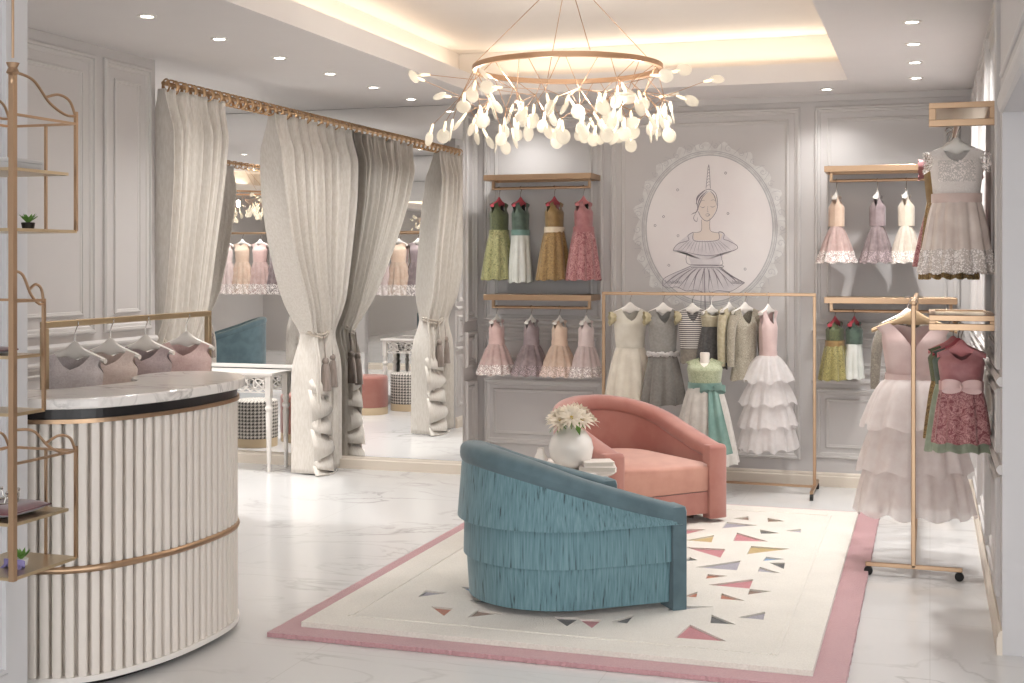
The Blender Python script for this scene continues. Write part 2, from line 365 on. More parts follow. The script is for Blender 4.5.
ell = lambda k, a, dx=0: (CX + (RX * k + dx) * Cn(a), CZ + (RZ * k + dx) * S(a))
mb = MB(); wallpoly(mb, [ell(1, 2 * PI * i / 80) for i in range(80)], -.0035); mb.build('oval_ground', OVAL, mural, smooth=False)
mb = MB()
wallpoly(mb, [ell(1, 2 * PI * i / 160, .085 + .022 * S(2 * PI * i / 160 * 20) + .012 * S(2 * PI * i / 160 * 33)) for i in range(160)], -.002); mb.build('ornament_ground', PAPER, mural, smooth=False)
mb = MB()
for dx, w in ((0.004, .0022), (.022, .0014), (.034, .0022)): stroke(mb, [ell(1, 2 * PI * i / 96, dx) for i in range(97)], w)
rr = random.Random(3)
for k in range(34):
    a = 2 * PI * k / 34; c0 = Vector(ell(1, a, .07)); sz = .02 + .012 * rr.random(); sg = 1 if k % 2 else -1
    stroke(mb, [(c0.x + (sz * (1 - t / 14)) * Cn(a + sg * t * .6), c0.y + (sz * (1 - t / 14)) * S(a + sg * t * .6)) for t in range(13)], .0013)
    a2 = a + PI / 34; p = Vector(ell(1, a2, .045)); q = Vector(ell(1, a2 + .05 * sg, .11)); mid = (p + q) / 2 + Vector((.012, .01))
    stroke(mb, [p, mid, q], .0015, taper=True)
mb.build('ornament_lines', INKL, mural, smooth=False)
mb = MB()
def P_(l): return [mx_(*q) for q in l]
mb2 = MB(); wallpoly(mb2, P_([(305, 200), (340, 178), (370, 200), (370, 250), (350, 290), (328, 302), (306, 288), (290, 250)]), -.0042)
wallpoly(mb2, P_([(306, 290), (340, 295), (345, 345), (395, 360), (385, 385), (275, 385), (268, 355), (303, 345)]), -.0041)
mb2.build('painted_skin', BLUSH, mural, smooth=False)
mb2 = MB(); wallpoly(mb2, P_([(262, 350), (275, 385), (375, 388), (398, 355), (455, 405), (448, 430), (400, 440), (380, 500), (488, 565), (430, 600), (330, 612), (240, 600), (138, 580), (150, 545), (262, 490), (245, 440), (185, 428), (205, 395)]), -.0039)
mb2.build('painted_dress', LILAC, mural, smooth=False)
sm = lambda l, w=.0016, tp=False: stroke(mb, [(p.x, p.y) for p in spl([Vector(q + (0,)) for q in P_(l)], 6)], w, taper=tp)
sm([(325, 165), (337, 62), (344, 165)], .0018)
for k in range(7): sm([(327 + k * .9, 155 - k * 13), (337, 148 - k * 13), (343 - k * .7, 152 - k * 13)], .0012)
sm([(290, 250), (285, 205), (310, 178), (340, 168), (365, 185), (374, 220), (371, 255), (352, 288), (328, 303), (306, 288), (292, 262)], .0022)
sm([(340, 172), (312, 200), (295, 235), (285, 262), (270, 270), (262, 275)], .004, True)
sm([(340, 172), (360, 195), (372, 240)], .003, True)
sm([(330, 174), (300, 205), (288, 240)], .005, True); sm([(322, 172), (292, 200), (282, 232)], .005, True)
sm([(285, 262), (272, 290), (285, 305), (290, 285)], .0025, True)
sm([(300, 240), (312, 246), (322, 240)], .002, True); sm([(342, 240), (354, 244), (366, 238)], .002, True)
sm([(300, 222), (312, 214), (322, 218)], .0014, True); sm([(344, 218), (356, 213), (366, 219)], .0014, True)
sm([(333, 240), (331, 262), (337, 264)], .001); sm([(322, 276), (331, 272), (341, 276), (331, 283), (322, 276)], .0022, True)
sm([(306, 298), (304, 345), (270, 352)], .0015); sm([(342, 292), (345, 345), (398, 355)], .0015)
sm([(270, 350), (248, 365), (250, 385), (205, 400), (185, 428), (215, 430), (250, 438), (300, 448), (350, 450), (400, 440), (452, 425), (455, 408), (420, 388), (400, 380), (402, 358), (380, 350), (375, 385), (278, 388), (270, 350)], .0022)
for k in range(14): x = 200 + k * 18; sm([(250 + k * 10, 385 + (k % 3)), ((250 + k * 10 + x) / 2, 408), (x, 430 + 14 * S(k / 13 * PI))], .0013, True)
sm([(245, 440), (240, 470), (262, 490), (385, 492), (392, 465), (385, 440)], .0018); sm([(262, 490), (385, 492), (385, 502), (262, 500)], .0022)
for k in range(17):
    f_ = k / 16; xb = 138 + 350 * f_; yb = 580 + 28 * S(PI * f_) - 12 * f_
    sm([(268 + 112 * f_, 500), ((268 + 112 * f_) * .5 + xb * .5 + (6 if k % 2 else -6), 535), (xb, yb)], .0022 if k % 3 else .0036, True)
sm([(138, 580), (150, 545), (262, 495)], .002); sm([(488, 566), (440, 540), (382, 498)], .002)
sm([(138, 580), (165, 590), (200, 585), (240, 602), (280, 598), (330, 612), (375, 600), (430, 602), (488, 566)], .002)
for k in range(8): sm([(150 + k * 8, 555 + 6 * (k % 2)), (158 + k * 8, 570), (166 + k * 8, 560)], .0014); sm([(430 + k * 6, 560 - 6 * (k % 2)), (436 + k * 6, 570), (440 + k * 6, 560)], .0014)
sm([(305, 600), (303, 683)], .002); sm([(318, 505), (320, 600), (322, 683)], .003); sm([(340, 600), (345, 683)], .002)
for x, y in ((203, 168), (408, 100), (418, 272), (142, 282), (105, 320), (165, 492), (490, 508), (205, 365)): sm([(x - 5, y), (x, y - 5), (x + 5, y), (x, y + 5), (x - 5, y)], .0016)
mb.build('ink_drawing', INK, mural, smooth=False)

# ------------------------------------------------------------ rug
rug = thing('area_rug', 'pink bordered cream area rug with carved multicoloured triangle cutouts under the armchairs', 'rug', (-1.495, 6.66, 0))
def L_(x, y): return (x + 1.495, y - 6.66)
mb = MB(); rr = random.Random(5)
x0, y0 = L_(-2.69, 4.9); x1, y1 = L_(-.30, 8.42); per = []
for (ax, ay, bx, by) in ((x0, y0, x1, y0), (x1, y0, x1, y1), (x1, y1, x0, y1), (x0, y1, x0, y0)):
    n = int(math.hypot(bx - ax, by - ay) / .012)
    for i in range(n):
        t = i / n; j = rr.uniform(-.003, .003); px = ax + (bx - ax) * t; py = ay + (by - ay) * t; dx, dy = (by - ay), -(bx - ax); l = math.hypot(dx, dy)
        per.append((px + dx / l * j, py + dy / l * j))
mb.prism(per, .001, .02); mb.build('pink_border', RPINK, rug, smooth=False)
T0 = [(x / 3.947 + 690, y / 3.947 + 510) for x, y in ()]
tri = [l for l in (
 [(170,42),(230,32),(232,48),'b'],[(305,38),(375,52),(308,55),'b'],[(125,80),(145,55),(270,68),'l'],[(275,85),(355,100),(280,102),'k'],[(375,90),(437,83),(437,97),'l'],
 [(-20,128),(95,107),(85,136),'g'],[(170,130),(185,97),(310,133),'p'],[(-20,155),(140,162),(120,197),'p'],[(225,183),(240,150),(395,162),'g'],[(288,210),(300,193),(375,203),'u'],
 [(312,217),(375,217),(370,242),'k'],[(20,235),(200,208),(185,247),'l'],[(268,252),(275,233),(360,259),'l'],[(60,281),(70,262),(150,270),'o'],[(70,305),(250,282),(235,320),'p'],[(120,361),(125,338),(218,369),'o'],
 [(228,344),(235,322),(325,330),'b'],[(-30,352),(30,332),(25,354),'o'],[(80,457),(85,423),(182,463),'k'],[(190,434),(297,412),(290,444),'l'],[(-90,408),(-70,386),(95,392),'l'],[(-60,515),(0,462),(145,530),'p'],[(-30,212),(0,195),(30,207),'k'])]
import math as _m
def unproj(x, y, z=.03):
    D = (1.6 - z) * 1287 / (y - 262); xc = (x - 512) / 1287 * D; t = _m.atan2(418, 1287); return (_m.cos(t) * xc - _m.sin(t) * D, _m.cos(t) * D + _m.sin(t) * xc)
TR = []
for l in tri: TR.append(([L_(*unproj(x / 3.947 + 690, y / 3.947 + 510)) for x, y in l[:3]], l[3]))
for l in ([(60,203),(90,180),(165,189),'l'],[(105,235),(182,242),(150,268),'o'],[(230,273),(265,247),(350,259),'b'],[(208,168),(258,172),(262,197),'u'],[(232,217),(290,208),(305,224),'k'],
 [(523,272),(615,275),(570,304),'k'],[(608,278),(690,282),(655,310),'p'],[(720,287),(800,264),(775,294),'k'],[(232,106),(255,100),(260,112),'b']):
    TR.append(([L_(*unproj(x / 3.413 + 400, y / 3.413 + 540)) for x, y in l[:3]], l[3]))
extra = [(-.85, .9, 'p'), (-.6, 1.25, 'l'), (-.2, 1.35, 'g'), (.1, 1.2, 'b'), (-.85, .35, 'o'), (-.8, -.15, 'k'), (-.3, .85, 'u'), (.2, .75, 'p')]
for x, y, c in extra:
    a = rr.uniform(0, 6); TR.append(([(x + .11 * Cn(a + q), y + .09 * S(a + q)) for q in (0, 1.7, 3.4)], c))
vs = []; es = []; cx0, cy0 = L_(-2.59, 5.02); cx1, cy1 = L_(-.425, 8.29)
def addloop(p):
    o_ = len(vs); vs.extend([Vector(q) for q in p]); es.extend([(o_ + i, o_ + (i + 1) % len(p)) for i in range(len(p))])
addloop([(cx0, cy0), (cx1, cy0), (cx1, cy1), (cx0, cy1)])
for p, c in TR: addloop(p)
ov, oe, of, _, _, _ = delaunay_2d_cdt(vs, es, [], 0, 1e-5)
def intri(p, t):
    s_ = [(t[(i + 1) % 3][0] - t[i][0]) * (p[1] - t[i][1]) - (t[(i + 1) % 3][1] - t[i][1]) * (p[0] - t[i][0]) for i in range(3)]
    return all(q > 0 for q in s_) or all(q < 0 for q in s_)
keep = []
for f_ in of:
    c0 = (sum(ov[i].x for i in f_) / 3, sum(ov[i].y for i in f_) / 3)
    if cx0 < c0[0] < cx1 and cy0 < c0[1] < cy1 and not any(intri(c0, t) for t, _ in TR): keep.append(f_)
ZT = .042
mb = MB(); mb.add([(p.x, p.y, ZT) for p in ov], keep)
for p in [[(cx0, cy0), (cx1, cy0), (cx1, cy1), (cx0, cy1)]] + [t for t, _ in TR]:
    n = len(p)
    mb.add([(q[0], q[1], .02) for q in p] + [(q[0], q[1], ZT) for q in p], [(i, (i + 1) % n, n + (i + 1) % n, n + i) for i in range(n)])
mb.build('cream_pile', RCREAM, rug, smooth=False)
cm = {'b': rugmat('brown pile', '#6d5040', '#8a6a52'), 'l': rugmat('lavender pile', '#86828f', '#a5a0aa'), 'k': rugmat('charcoal pile', '#2c2f30', '#4b4b4b'), 'g': rugmat('ochre pile', '#a58a54', '#c0a569'), 'p': rugmat('rose pile', '#ad646b', '#c27a80'), 'u': rugmat('blue pile', '#5b7ea3', '#7c9dbd'), 'o': rugmat('orange pile', '#9b5535', '#b96c48')}
for t, c in TR: MB().add([(q[0], q[1], .033) for q in t], [(0, 1, 2)]).build('triangle_inlay', cm[c], rug, smooth=False)
mb = MB()   # raised carved line just inside the cream edge
for q in (.16,):
    P = [(cx0 + q, cy0 + q), (cx1 - q, cy0 + q), (cx1 - q, cy1 - q), (cx0 + q, cy1 - q)]
    for i in range(4):
        a, b2 = P[i], P[(i + 1) % 4]; mb.box(min(a[0], b2[0]) - (.012 if i % 2 else -.013), max(a[0], b2[0]) + (.012 if i % 2 else -.013), min(a[1], b2[1]) - .012, max(a[1], b2[1]) + .012, ZT - .005, ZT + .004)
mb.build('carved_line', RCREAM, rug, bevel=.003)

# ------------------------------------------------------------ tub armchairs
RUGZ = ZT
def armchair(label, loc, rz, body, trimm, seatm, fringe, W=.425, F=.44, hf=.50, hb=.765):
    t = thing('tub_armchair', label, 'armchair', loc, rz, None)
    hf -= loc[2]; hb -= loc[2]
    def plan(s, off):   # s 0..1 near front -> back -> far front, offset outward
        r = W + off; La = F; Lc = PI * W; T = 2 * La + Lc; d = s * T
        if d < La: return (La - d, -r)
        if d < La + Lc: a = -PI / 2 - (d - La) / W; return (r * Cn(a) * 1.02, r * S(a))
        return (d - La - Lc, r)
    def top(s):
        x = plan(s, 0)[0]; q = (F - x) / (F + W); q = max(0, min(1, q)); q = q * q * (3 - 2 * q) * .12 + q * .88
        return hf + (hb - hf) * q
    zb = .03 if fringe else .055
    # inner shell
    mb = MB(); mb.grid(lambda u, v: (lambda p: (p[0], p[1], .12 + (top(u) - .05 - .12) * v))(plan(.012 + u * .976, -.10)), 60, 6)
    mb.build('inner_back', trimm, t)
    mb = MB()
    for s in (.5,):
        mb.tube([(plan(s, -.098)[0], plan(s, -.098)[1], z) for z in (.34, .5, top(s) - .1)], .003, 6)
    mb.build('back_seam', trimm, t)
    if fringe:
        tiers = [(None, .385, .034), (.40, .215, .006), (.23, zb, -.02)]
        for k, (zt, z1, off) in enumerate(tiers):
            mb = MB(); z1 -= 0
            def fn(u, v, zt=zt, z1=z1, off=off):
                s = .0 + u * 1.0; z2 = (top(s) - .055) if zt is None else min(zt, top(s) - .055)
                o_ = off * (.35 + .65 * v); p = plan(s, o_ - .012)
                return (p[0] - (.03 if u < .01 or u > .99 else 0), p[1], z2 + (z1 - z2) * v )
            mb.grid(fn, 240, 8); mb.grid(lambda u, v, z1=z1, off=off: (lambda p: (p[0], p[1], z1))(plan(u, (off - .012) * (1 - v) + -.03 * v)), 120, 1)
            mb.build('fringe_tier', FRINGE, t)
    else:
        mb = MB(); mb.grid(lambda u, v: (lambda p: (p[0], p[1], zb + (top(u) - .06 - zb) * v))(plan(u, .0)), 80, 6); mb.build('outer_back', body, t)
    # rolled trim along top
    mb = MB(); n = 12
    def rim(u, v):
        a = 2 * PI * v; p0 = plan(u, -.052); p1 = plan(u, -.051); pc = Vector((p0[0], p0[1])); nx, ny = (plan(u, .3)[0] - plan(u, -.052)[0]), (plan(u, .3)[1] - plan(u, -.052)[1])
        l = math.hypot(nx, ny); ca, sa = Cn(a), S(a)
        ca_ = math.copysign(abs(ca) ** .7, ca); sa_ = math.copysign(abs(sa) ** .7, sa)
        return (pc.x + nx / l * ca_ * .064, pc.y + ny / l * ca_ * .064, top(u) - .045 + sa_ * .052)
    mb.grid(rim, 90, 20)
    for sgn in (-1, 1):   # front posts
        y0_, y1_ = (-W - .012, -W + .116) if sgn < 0 else (W - .116, W + .012)
        pts = []
        for z in (zb - .03, hf - .02, hf - .0, hf + .006):
            ins = 0 if z < hf - .01 else (.006 if z < hf + .003 else .02)
            pts.append([(F - .045, y0_ + ins, z), (F + .02 - ins, y0_ + ins, z), (F + .032 - ins, y0_ + .02, z), (F + .032 - ins, y1_ - .02, z), (F + .02 - ins, y1_ - ins, z), (F - .045, y1_ - ins, z)])
        vs_ = [p for r_ in pts for p in r_]; mb.add(vs_, [(k * 6 + i, k * 6 + (i + 1) % 6, (k + 1) * 6 + (i + 1) % 6, (k + 1) * 6 + i) for k in range(3) for i in range(6)] + [tuple(range(6))[::-1], tuple(range(18, 24))])
    mb.build('rolled_trim', trimm, t, auto=50)
    # seat
    def rr_poly(off, f): 
        pts = [plan(i / 40, -off) for i in range(41)]; pts = [(min(p[0], f), p[1]) for p in pts]; return pts
    mb = MB(); mb.prism(rr_poly(.105, F + .0), zb, .185); mb.build('seat_base', trimm, t, smooth=False)
    pl = rr_poly(.112, F + .012); mb = MB(); c_ = (.02, 0); nn = len(pl); rows = [(1, .19), (1.008, .21), (1.01, .32), (.995, .345), (.93, .36), (.6, .385), (.25, .392), (.001, .393)]
    vs_ = [(c_[0] + (p[0] - c_[0]) * k, p[1] * min(k, 1), z) for k, z in rows for p in pl]
    mb.add(vs_, [(j * nn + i, j * nn + (i + 1) % nn, (j + 1) * nn + (i + 1) % nn, (j + 1) * nn + i) for j in range(len(rows) - 1) for i in range(nn)])
    mb.build('seat_cushion', seatm, t, auto=60)
    MB().lathe([(.001, 0), (.3, 0), (.31, .012), (.3, .055), (.001, .055)], c=(.02, 0, .0), n=40).build('swivel_base', BROWN, t)
    return t
armchair('teal tub armchair with three tiers of thread fringe on its outside, on the rug', (-1.67, 5.79, RUGZ), math.radians(38), TEAL, TEAL, TEAL, True)
armchair('coral velvet tub armchair with a loose seat cushion, facing the teal one', (-1.80, 7.75, RUGZ), math.radians(-42), CORAL, CORAL, CORALSEAT, False, hb=.74)
armchair('teal tub armchair seen only in the mirror, below the reflected pink dresses', (-9.9, 1.1, 0), math.radians(150), TEAL, TEAL, TEAL, False)

# side table, vase, books
t = thing('side_table', 'small round white marble side table between the two armchairs', 'table', (-1.93, 6.93, RUGZ))
MB().lathe([(.001, .385), (.27, .385), (.28, .395), (.28, .41), (.27, .42), (.001, .42)], n=48).build('tabletop', MARBLE, t)
MB().lathe([(.03, .02), (.03, .385)], n=20).build('pedestal', GOLD, t)
MB().lathe([(.001, 0), (.17, 0), (.17, .012), (.03, .022), (.001, .022)], n=36).build('base', GOLD, t)
vz = RUGZ + .42
t = thing('vase', 'round white ceramic vase on the side table, holding pale star-petalled flowers', 'vase', (-1.885, 6.86, vz))
MB().lathe([(.001, 0), (.05, 0), (.085, .02), (.115, .06), (.124, .115), (.112, .165), (.08, .205), (.05, .222), (.045, .232), (.05, .238), (.04, .235), (.038, .2)], n=36).build('body', CERAMIC, t)
# flowers
PET = fabric('pale cream petals', '#e6d9c4', '#efe4d3', 10, .6, trans=.3); PETC = plain('yellow green flower centre', '#b9a64e', .7); LEAF = plain('green leaf', '#6f9a48', .6); STEM = plain('flower stem', '#8fa266', .6)
t = thing('flower_bouquet', 'bunch of pale cream star-petalled flowers standing in the round white vase', 'flowers', (-1.885, 6.86, vz + .2))
rr = random.Random(11)
heads = [(0, -.03, .10), (-.07, -.04, .075), (.07, -.05, .07), (-.03, -.09, .06), (.03, .05, .1), (-.08, .05, .07), (.09, .04, .06), (.03, -.1, .085)]
for hx, hy, hz in heads:
    d = Vector((hx, hy, .09)).normalized(); q = d.to_track_quat('Z', 'Y'); hp = Vector((hx, hy, hz)); mb = MB()
    for ring_, (np_, ln, tilt) in enumerate(((14, .08, .2), (12, .07, .6), (8, .048, 1.0))):
        for i in range(np_):
            a = 2 * PI * i / np_ + ring_ * .3 + rr.uniform(-.1, .1); dr = Vector((Cn(a) * Cn(tilt), S(a) * Cn(tilt), S(tilt))); sd = Vector((-S(a), Cn(a), 0)); upv = dr.cross(sd) * -1
            ps = []
            for k, (f_, w_) in enumerate(((.05, .003), (.4, .008), (.75, .007), (1.0, .0005))):
                bpt = dr * ln * f_ + Vector((0, 0, .008 * S(f_ * PI)))
                ps += [hp + q @ (bpt - sd * w_), hp + q @ (bpt + sd * w_)]
            mb.add(ps, [(2 * k, 2 * k + 1, 2 * k + 3, 2 * k + 2) for k in range(3)])
    fl = mb.build('flower_head', PET, t)
    mc = MB(); mc.sphere(hp + d * .012, .011, 10); mc.build('flower_centre', PETC, fl)
mb = MB()
for hx, hy, hz in heads: mb.tube([(hx * .1, hy * .1, -.15), (hx * .3, hy * .3, 0), (hx, hy, hz)], .003, 6)
mb.build('stems', STEM, t)
mb = MB()
for a in (3.6, 4.3, 5.4, 1.2):
    dr = Vector((Cn(a), S(a), 0)); sd = Vector((-S(a), Cn(a), 0)); ps = []
    for f_, w_, z in ((0, .004, .03), (.3, .02, .05), (.7, .018, .03), (1, .001, -.005)): b0 = dr * (.04 + .08 * f_) + Vector((0, 0, z)); ps += [b0 - sd * w_, b0 + sd * w_ + Vector((0, 0, .01))]
    mb.add(ps, [(2 * k, 2 * k + 1, 2 * k + 3, 2 * k + 2) for k in range(3)])
mb.build('leaves', LEAF, t)
PAGE = plain('page edges', '#ded8ce', .8); COVER = plain('white book cover', '#e4dcd6', .5)
for i, (w, d, h, rz, z, lab) in enumerate(((.2, .15, .028, .3, 0, 'lower of two white books stacked on the side table by the vase'), (.17, .13, .026, .45, .028, 'upper of two white books stacked on the side table by the vase'))):
    t = thing('book', lab, 'book', (-1.73, 6.83, vz + z + .0005), rz, 'white books on the side table')
    mb = MB(); mb.box(-w / 2, w / 2, -d / 2, d / 2, 0, .003); mb.box(-w / 2, w / 2, -d / 2, d / 2, h - .004, h - .001); mb.box(-w / 2, -w / 2 + .004, -d / 2, d / 2, 0, h - .001); mb.build('cover', COVER, t, smooth=False)
    MB().box(-w / 2 + .004, w / 2 - .006, -d / 2 + .006, d / 2 - .006, .003, h - .004).build('pages', PAGE, t, smooth=False)
t = tag(MB().lathe([(.001, 0), (.035, 0), (.04, .01), (.038, .05), (.02, .085), (.018, .1), (.022, .105), (.015, .104)], n=24).build('small_vase', CERAMIC), 'small white ceramic bottle left of the round vase on the side table', 'vase'); t.location = (-2.06, 6.86, vz)

# ------------------------------------------------------------ curtains
ZR = 2.655; XC = -4.30
def rod():
    t = thing('curtain_rod', 'gold curtain rod strung with linked gold rings under the ceiling', 'curtain rod', (XC, 6.58, ZR))
    MB().tube([(0, 0, 0), (0, 2.515, 0)], .013, 12).build('pole', GOLD2, t)
    n = 50
    for i in range(n):
        y = .03 + i * 2.46 / (n - 1); tilt = .45 if i % 2 else -.45
        pts = [(.039 * Cn(a) * Cn(tilt), y + .039 * Cn(a) * S(tilt) , .039 * S(a) - .012) for a in [2 * PI * k / 20 for k in range(20)]]
        MB().tube(pts, .0055, 6, True).build('ring', GOLD2, t)
rod()
def curtain(label, yo, yi, ty0, ty1, nf, zt, xs=-.17, grp='cream curtains tied back at the fitting area', X0=None):
    """yo outer end, yi inner end at the rod; gathered between ty0(outer) and ty1(inner) at height zt"""
    t = thing('curtain', label, 'curtain', (XC if X0 is None else X0, yo, 0), 0, grp)
    Z0 = ZR - .035
    def width(z):
        if z > zt:
            s = (Z0 - z) / (Z0 - zt); k = s ** 1.55
            return yo + (ty0 - yo) * k, yi + (ty1 - yi) * (s ** 1.9 * .85 + .15 * s)
        s = (zt - z) / zt; f = S(min(1, s * 3) * PI / 2)
        dy = (ty1 - ty0)
        return ty0 - dy * .0 * f, ty1 + dy * .12 * f
    def fn(u, v):
        z = Z0 * (1 - v) + .012 * v
        a, b2 = width(z); s = (Z0 - z) / (Z0 - zt) if z > zt else 1
        ph = 2 * PI * nf * u
        amp = (.056 + .016 * min(1, s * 3)) * (1 - .45 * math.exp(-((z - zt) / .16) ** 2))
        amp *= .5 + .5 * min(1, max(0, v - .02) / .07)
        bow = -.03 * S(PI * min(1, s)) * u
        y = a + (b2 - a) * u + .012 * S(ph * .5 + 1.3) * s
        pq = PI / 2 + ph * .5 + .25 * S(ph * .37); x = amp * (1.5 - 3.0 * (1 - abs(S(pq))) ** 1.4 + .25 * S(2.3 * ph + 1)) + .05 * math.exp(-((z - zt) / .2) ** 2) * (1 - abs(2 * u - 1)) + bow
        sh_x = xs * (s ** 1.5 if z > zt else 1)
        return (x + sh_x, y - yo, z)
    mb = MB(); mb.grid(fn, nf * 28, 70); mb.build('drape', CURT, t, solid=.004)
    # cascade of folded edge below the tie
    mb = MB(); sg = 1 if ty1 > ty0 else -1; w = abs(ty1 - ty0); yin = ty1 + sg * w * .12 - yo
    zs = [zt * .78, zt * .62, zt * .48, zt * .34, zt * .2, zt * .08, .02]
    for k in range(len(zs) - 1):
        za, zb = zs[k], zs[k + 1]; L1 = max(.22, w * .75) * (1 + .12 * (k % 2)); xo = xs + .075 + .010 * k
        y_out = yin + sg * (.02 + .03 * (k % 2)); y_in = yin - sg * L1
        vs_ = []
        nn = 7
        for j in range(nn):
            f = j / (nn - 1)
            yt = y_out + (y_in - y_out) * f
            ztop = za + (.0 if k % 2 else -.0) - .11 * (f if k % 2 else 1 - f); zbot = zb - .03 - .10 * ((1 - f) if k % 2 else f) * .6
            bul = .05 * S(PI * f)
            vs_ += [(xo - .02 + bul * .4, yt, ztop), (xo + bul, yt, (ztop + zbot) / 2), (xo + .012 + bul, yt, max(.012, zbot))]
        mb.add(vs_, [(3 * j + q, 3 * j + q + 1, 3 * j + q + 4, 3 * j + q + 3) for j in range(nn - 1) for q in range(2)])
    mb.build('cascade_fold', CURT, t, solid=.004)
    # tieback cord, rosette, tassels
    mb = MB(); ya, yb = ty0 - yo, ty1 - yo
    for k in range(2):
        pts = spl([(q[0] + xs, q[1], q[2]) for q in ((.02, ya + (-.0) , zt + .17 - k * .02), (.085, ya + (yb - ya) * .3, zt + .06 - k * .022), (.10, ya + (yb - ya) * .75, zt - .0 - k * .022), (.03, yb + sg * .01, zt + .03 - k * .02), (-.08, ya + (yb - ya) * .7, zt + .03 - k * .02))], 8)
        mb.tube(pts, .009, 8)
    mb.build('tieback_cord', CURT2, t)
    mb = MB()
    for k in range(8):
        a = 2 * PI * k / 8; mb.sphere((.045 + xs, ya + .028 * Cn(a), zt + .18 + .028 * S(a)), .016, 8)
    mb.sphere((.055 + xs, ya, zt + .18), .022, 10); mb.build('rosette', GOLD, t)
    for k, dy in enumerate((.45, .78)):
        y = ya + (yb - ya) * dy; z1 = zt - .04 - .02 * k; mb = MB()
        mb.tube([(.11 + xs, y, zt - .01), (.125 + xs, y, z1 - .12)], .005, 6); mb.sphere((.125 + xs, y, z1 - .14), .028, 12, (1, 1, 1.1))
        mb.lathe([(.024, -.16), (.03, -.18), (.038, -.24), (.046, -.36), (.044, -.365), (.001, -.36)], c=(.125 + xs, y, z1), n=16)
        mb.build('tassel', fabric('taupe tassel threads', '#8d7d72', '#a3948a', 120, .85, sc=(1, 1, .05), st=.6), t)
curtain('long cream curtain at the left end of the rod, beside the grey panelled wall', 6.53, 7.22, 6.62, 7.12, 6, 1.05)
curtain('long cream curtain meeting its mirror image, with tassels and a cascading ruffled edge', 9.09, 7.86, 9.085, 8.74, 8, 1.05)
curtain('inner cream curtain deep in the fitting area, seen only in the mirror on the left', 6.9, 6.08, 6.85, 6.6, 7, 1.05, 0, 'curtains deep in the fitting area', -7.1)
curtain('inner cream curtain deep in the fitting area, seen only in the mirror on the right', 4.3, 5.25, 4.35, 4.62, 7, 1.05, 0, 'curtains deep in the fitting area', -7.1)
t = thing('curtain_rod', 'second gold curtain rod deep in the fitting area, seen only in the mirror', 'curtain rod', (-7.1, 4.2, ZR))
MB().tube([(0, 0, 0), (0, 2.8, 0)], .013, 12).build('pole', GOLD2, t)
mb = MB()
for i in range(43): mb.tube([(.036 * Cn(a), .05 + i * .063 + .02 * S(a) * (1 if i % 2 else -1), .036 * S(a) - .012) for a in [2 * PI * k / 14 for k in range(14)]], .005, 5, True)
mb.build('rings', GOLD2, t)

# ------------------------------------------------------------ counter
def off_poly(P, d):
    out = []; n = len(P)
    for i in range(n):
        a = P[max(0, i - 1)]; b2 = P[min(n - 1, i + 1)]; t_ = (b2 - a).normalized(); out.append(P[i] + Vector((t_.y, -t_.x, 0)) * d)
    return out
t = thing('reception_counter', 'curved cream fluted reception counter with gold bands and a white marble top', 'counter', (-3.1, 4.6, 0))
DXB = -.035
base = [(-3.62, 4.0), (-3.4, 3.985), (-3.19, 3.995), (-2.97, 4.10), (-2.85, 4.36), (-2.815, 4.65), (-2.84, 4.92), (-2.95, 5.11), (-3.12, 5.19), (-3.28, 5.15)]
PT = spl([(a + 3.1 + DXB, b2 - 4.6, 0) for a, b2 in base], 60)
ln = [0]
for i in range(1, len(PT)): ln.append(ln[-1] + (PT[i] - PT[i - 1]).length)
def at(d):
    i = max(1, next((k for k, l in enumerate(ln) if l >= d), len(ln) - 1)); f = (d - ln[i - 1]) / max(1e-9, ln[i] - ln[i - 1]); return PT[i - 1].lerp(PT[i], f), (PT[i] - PT[i - 1]).normalized()
pitch = .0455; nfl = int(ln[-1] / pitch); ring_ = []
for k in range(nfl):
    for q, h in ((0, -.03), (.12, -.03), (.14, .006), (.2, .0115), (.35, .0135), (.5, .014), (.65, .0135), (.76, .0115), (.86, .006), (.88, -.03)):
        p, tg = at((k + q) * pitch); ring_.append(p + Vector((tg.y, -tg.x, 0)) * h)
back = [Vector((-.26, .35, 0)), Vector((-.1, .1, 0)), Vector((-.3, -.35, 0)), Vector((-.52, -.5, 0))]
MB().prism([(p.x, p.y) for p in ring_ + back], .05, .998).build('fluted_body', COUNTER, t, auto=25)
def strip(dout, z0, z1): return [(p.x, p.y) for p in off_poly(PT[::6], dout) + back], z0, z1
MB().prism(*strip(.02, .03, .052)).build('bottom_lip', WHITE, t, smooth=False)
MB().prism(*strip(-.04, 0, .03)).build('plinth', BLACK, t, smooth=False)
MB().prism(*strip(.022, .998, 1.014)).build('upper_gold_band', GOLD, t, smooth=False)
MB().prism(*strip(.012, 1.014, 1.052)).build('black_band', BLACK, t, smooth=False)
mb = MB(); P2 = off_poly(PT[::6], .010); mb.tube([(p.x, p.y, .452) for p in P2], .014, 10); mb.build('middle_gold_band', GOLD, t)
top = [(-3.62, 3.96), (-3.4, 3.955), (-3.18, 3.965), (-2.94, 4.075), (-2.815, 4.35), (-2.78, 4.65), (-2.80, 4.94), (-2.92, 5.16), (-3.12, 5.26), (-3.28, 5.21), (-3.345, 5.05), (-3.31, 4.88), (-3.19, 4.73), (-3.22, 4.5), (-3.33, 4.28), (-3.62, 4.2)]
tp = [(p.x, p.y) for p in spl([(a + 3.1 + DXB * 1.1, b2 - 4.6, 0) for a, b2 in top], 8, True)]
MB().prism(tp, 1.052, 1.093).build('marble_top', MARBLE, t, smooth=False, bevel=.008)

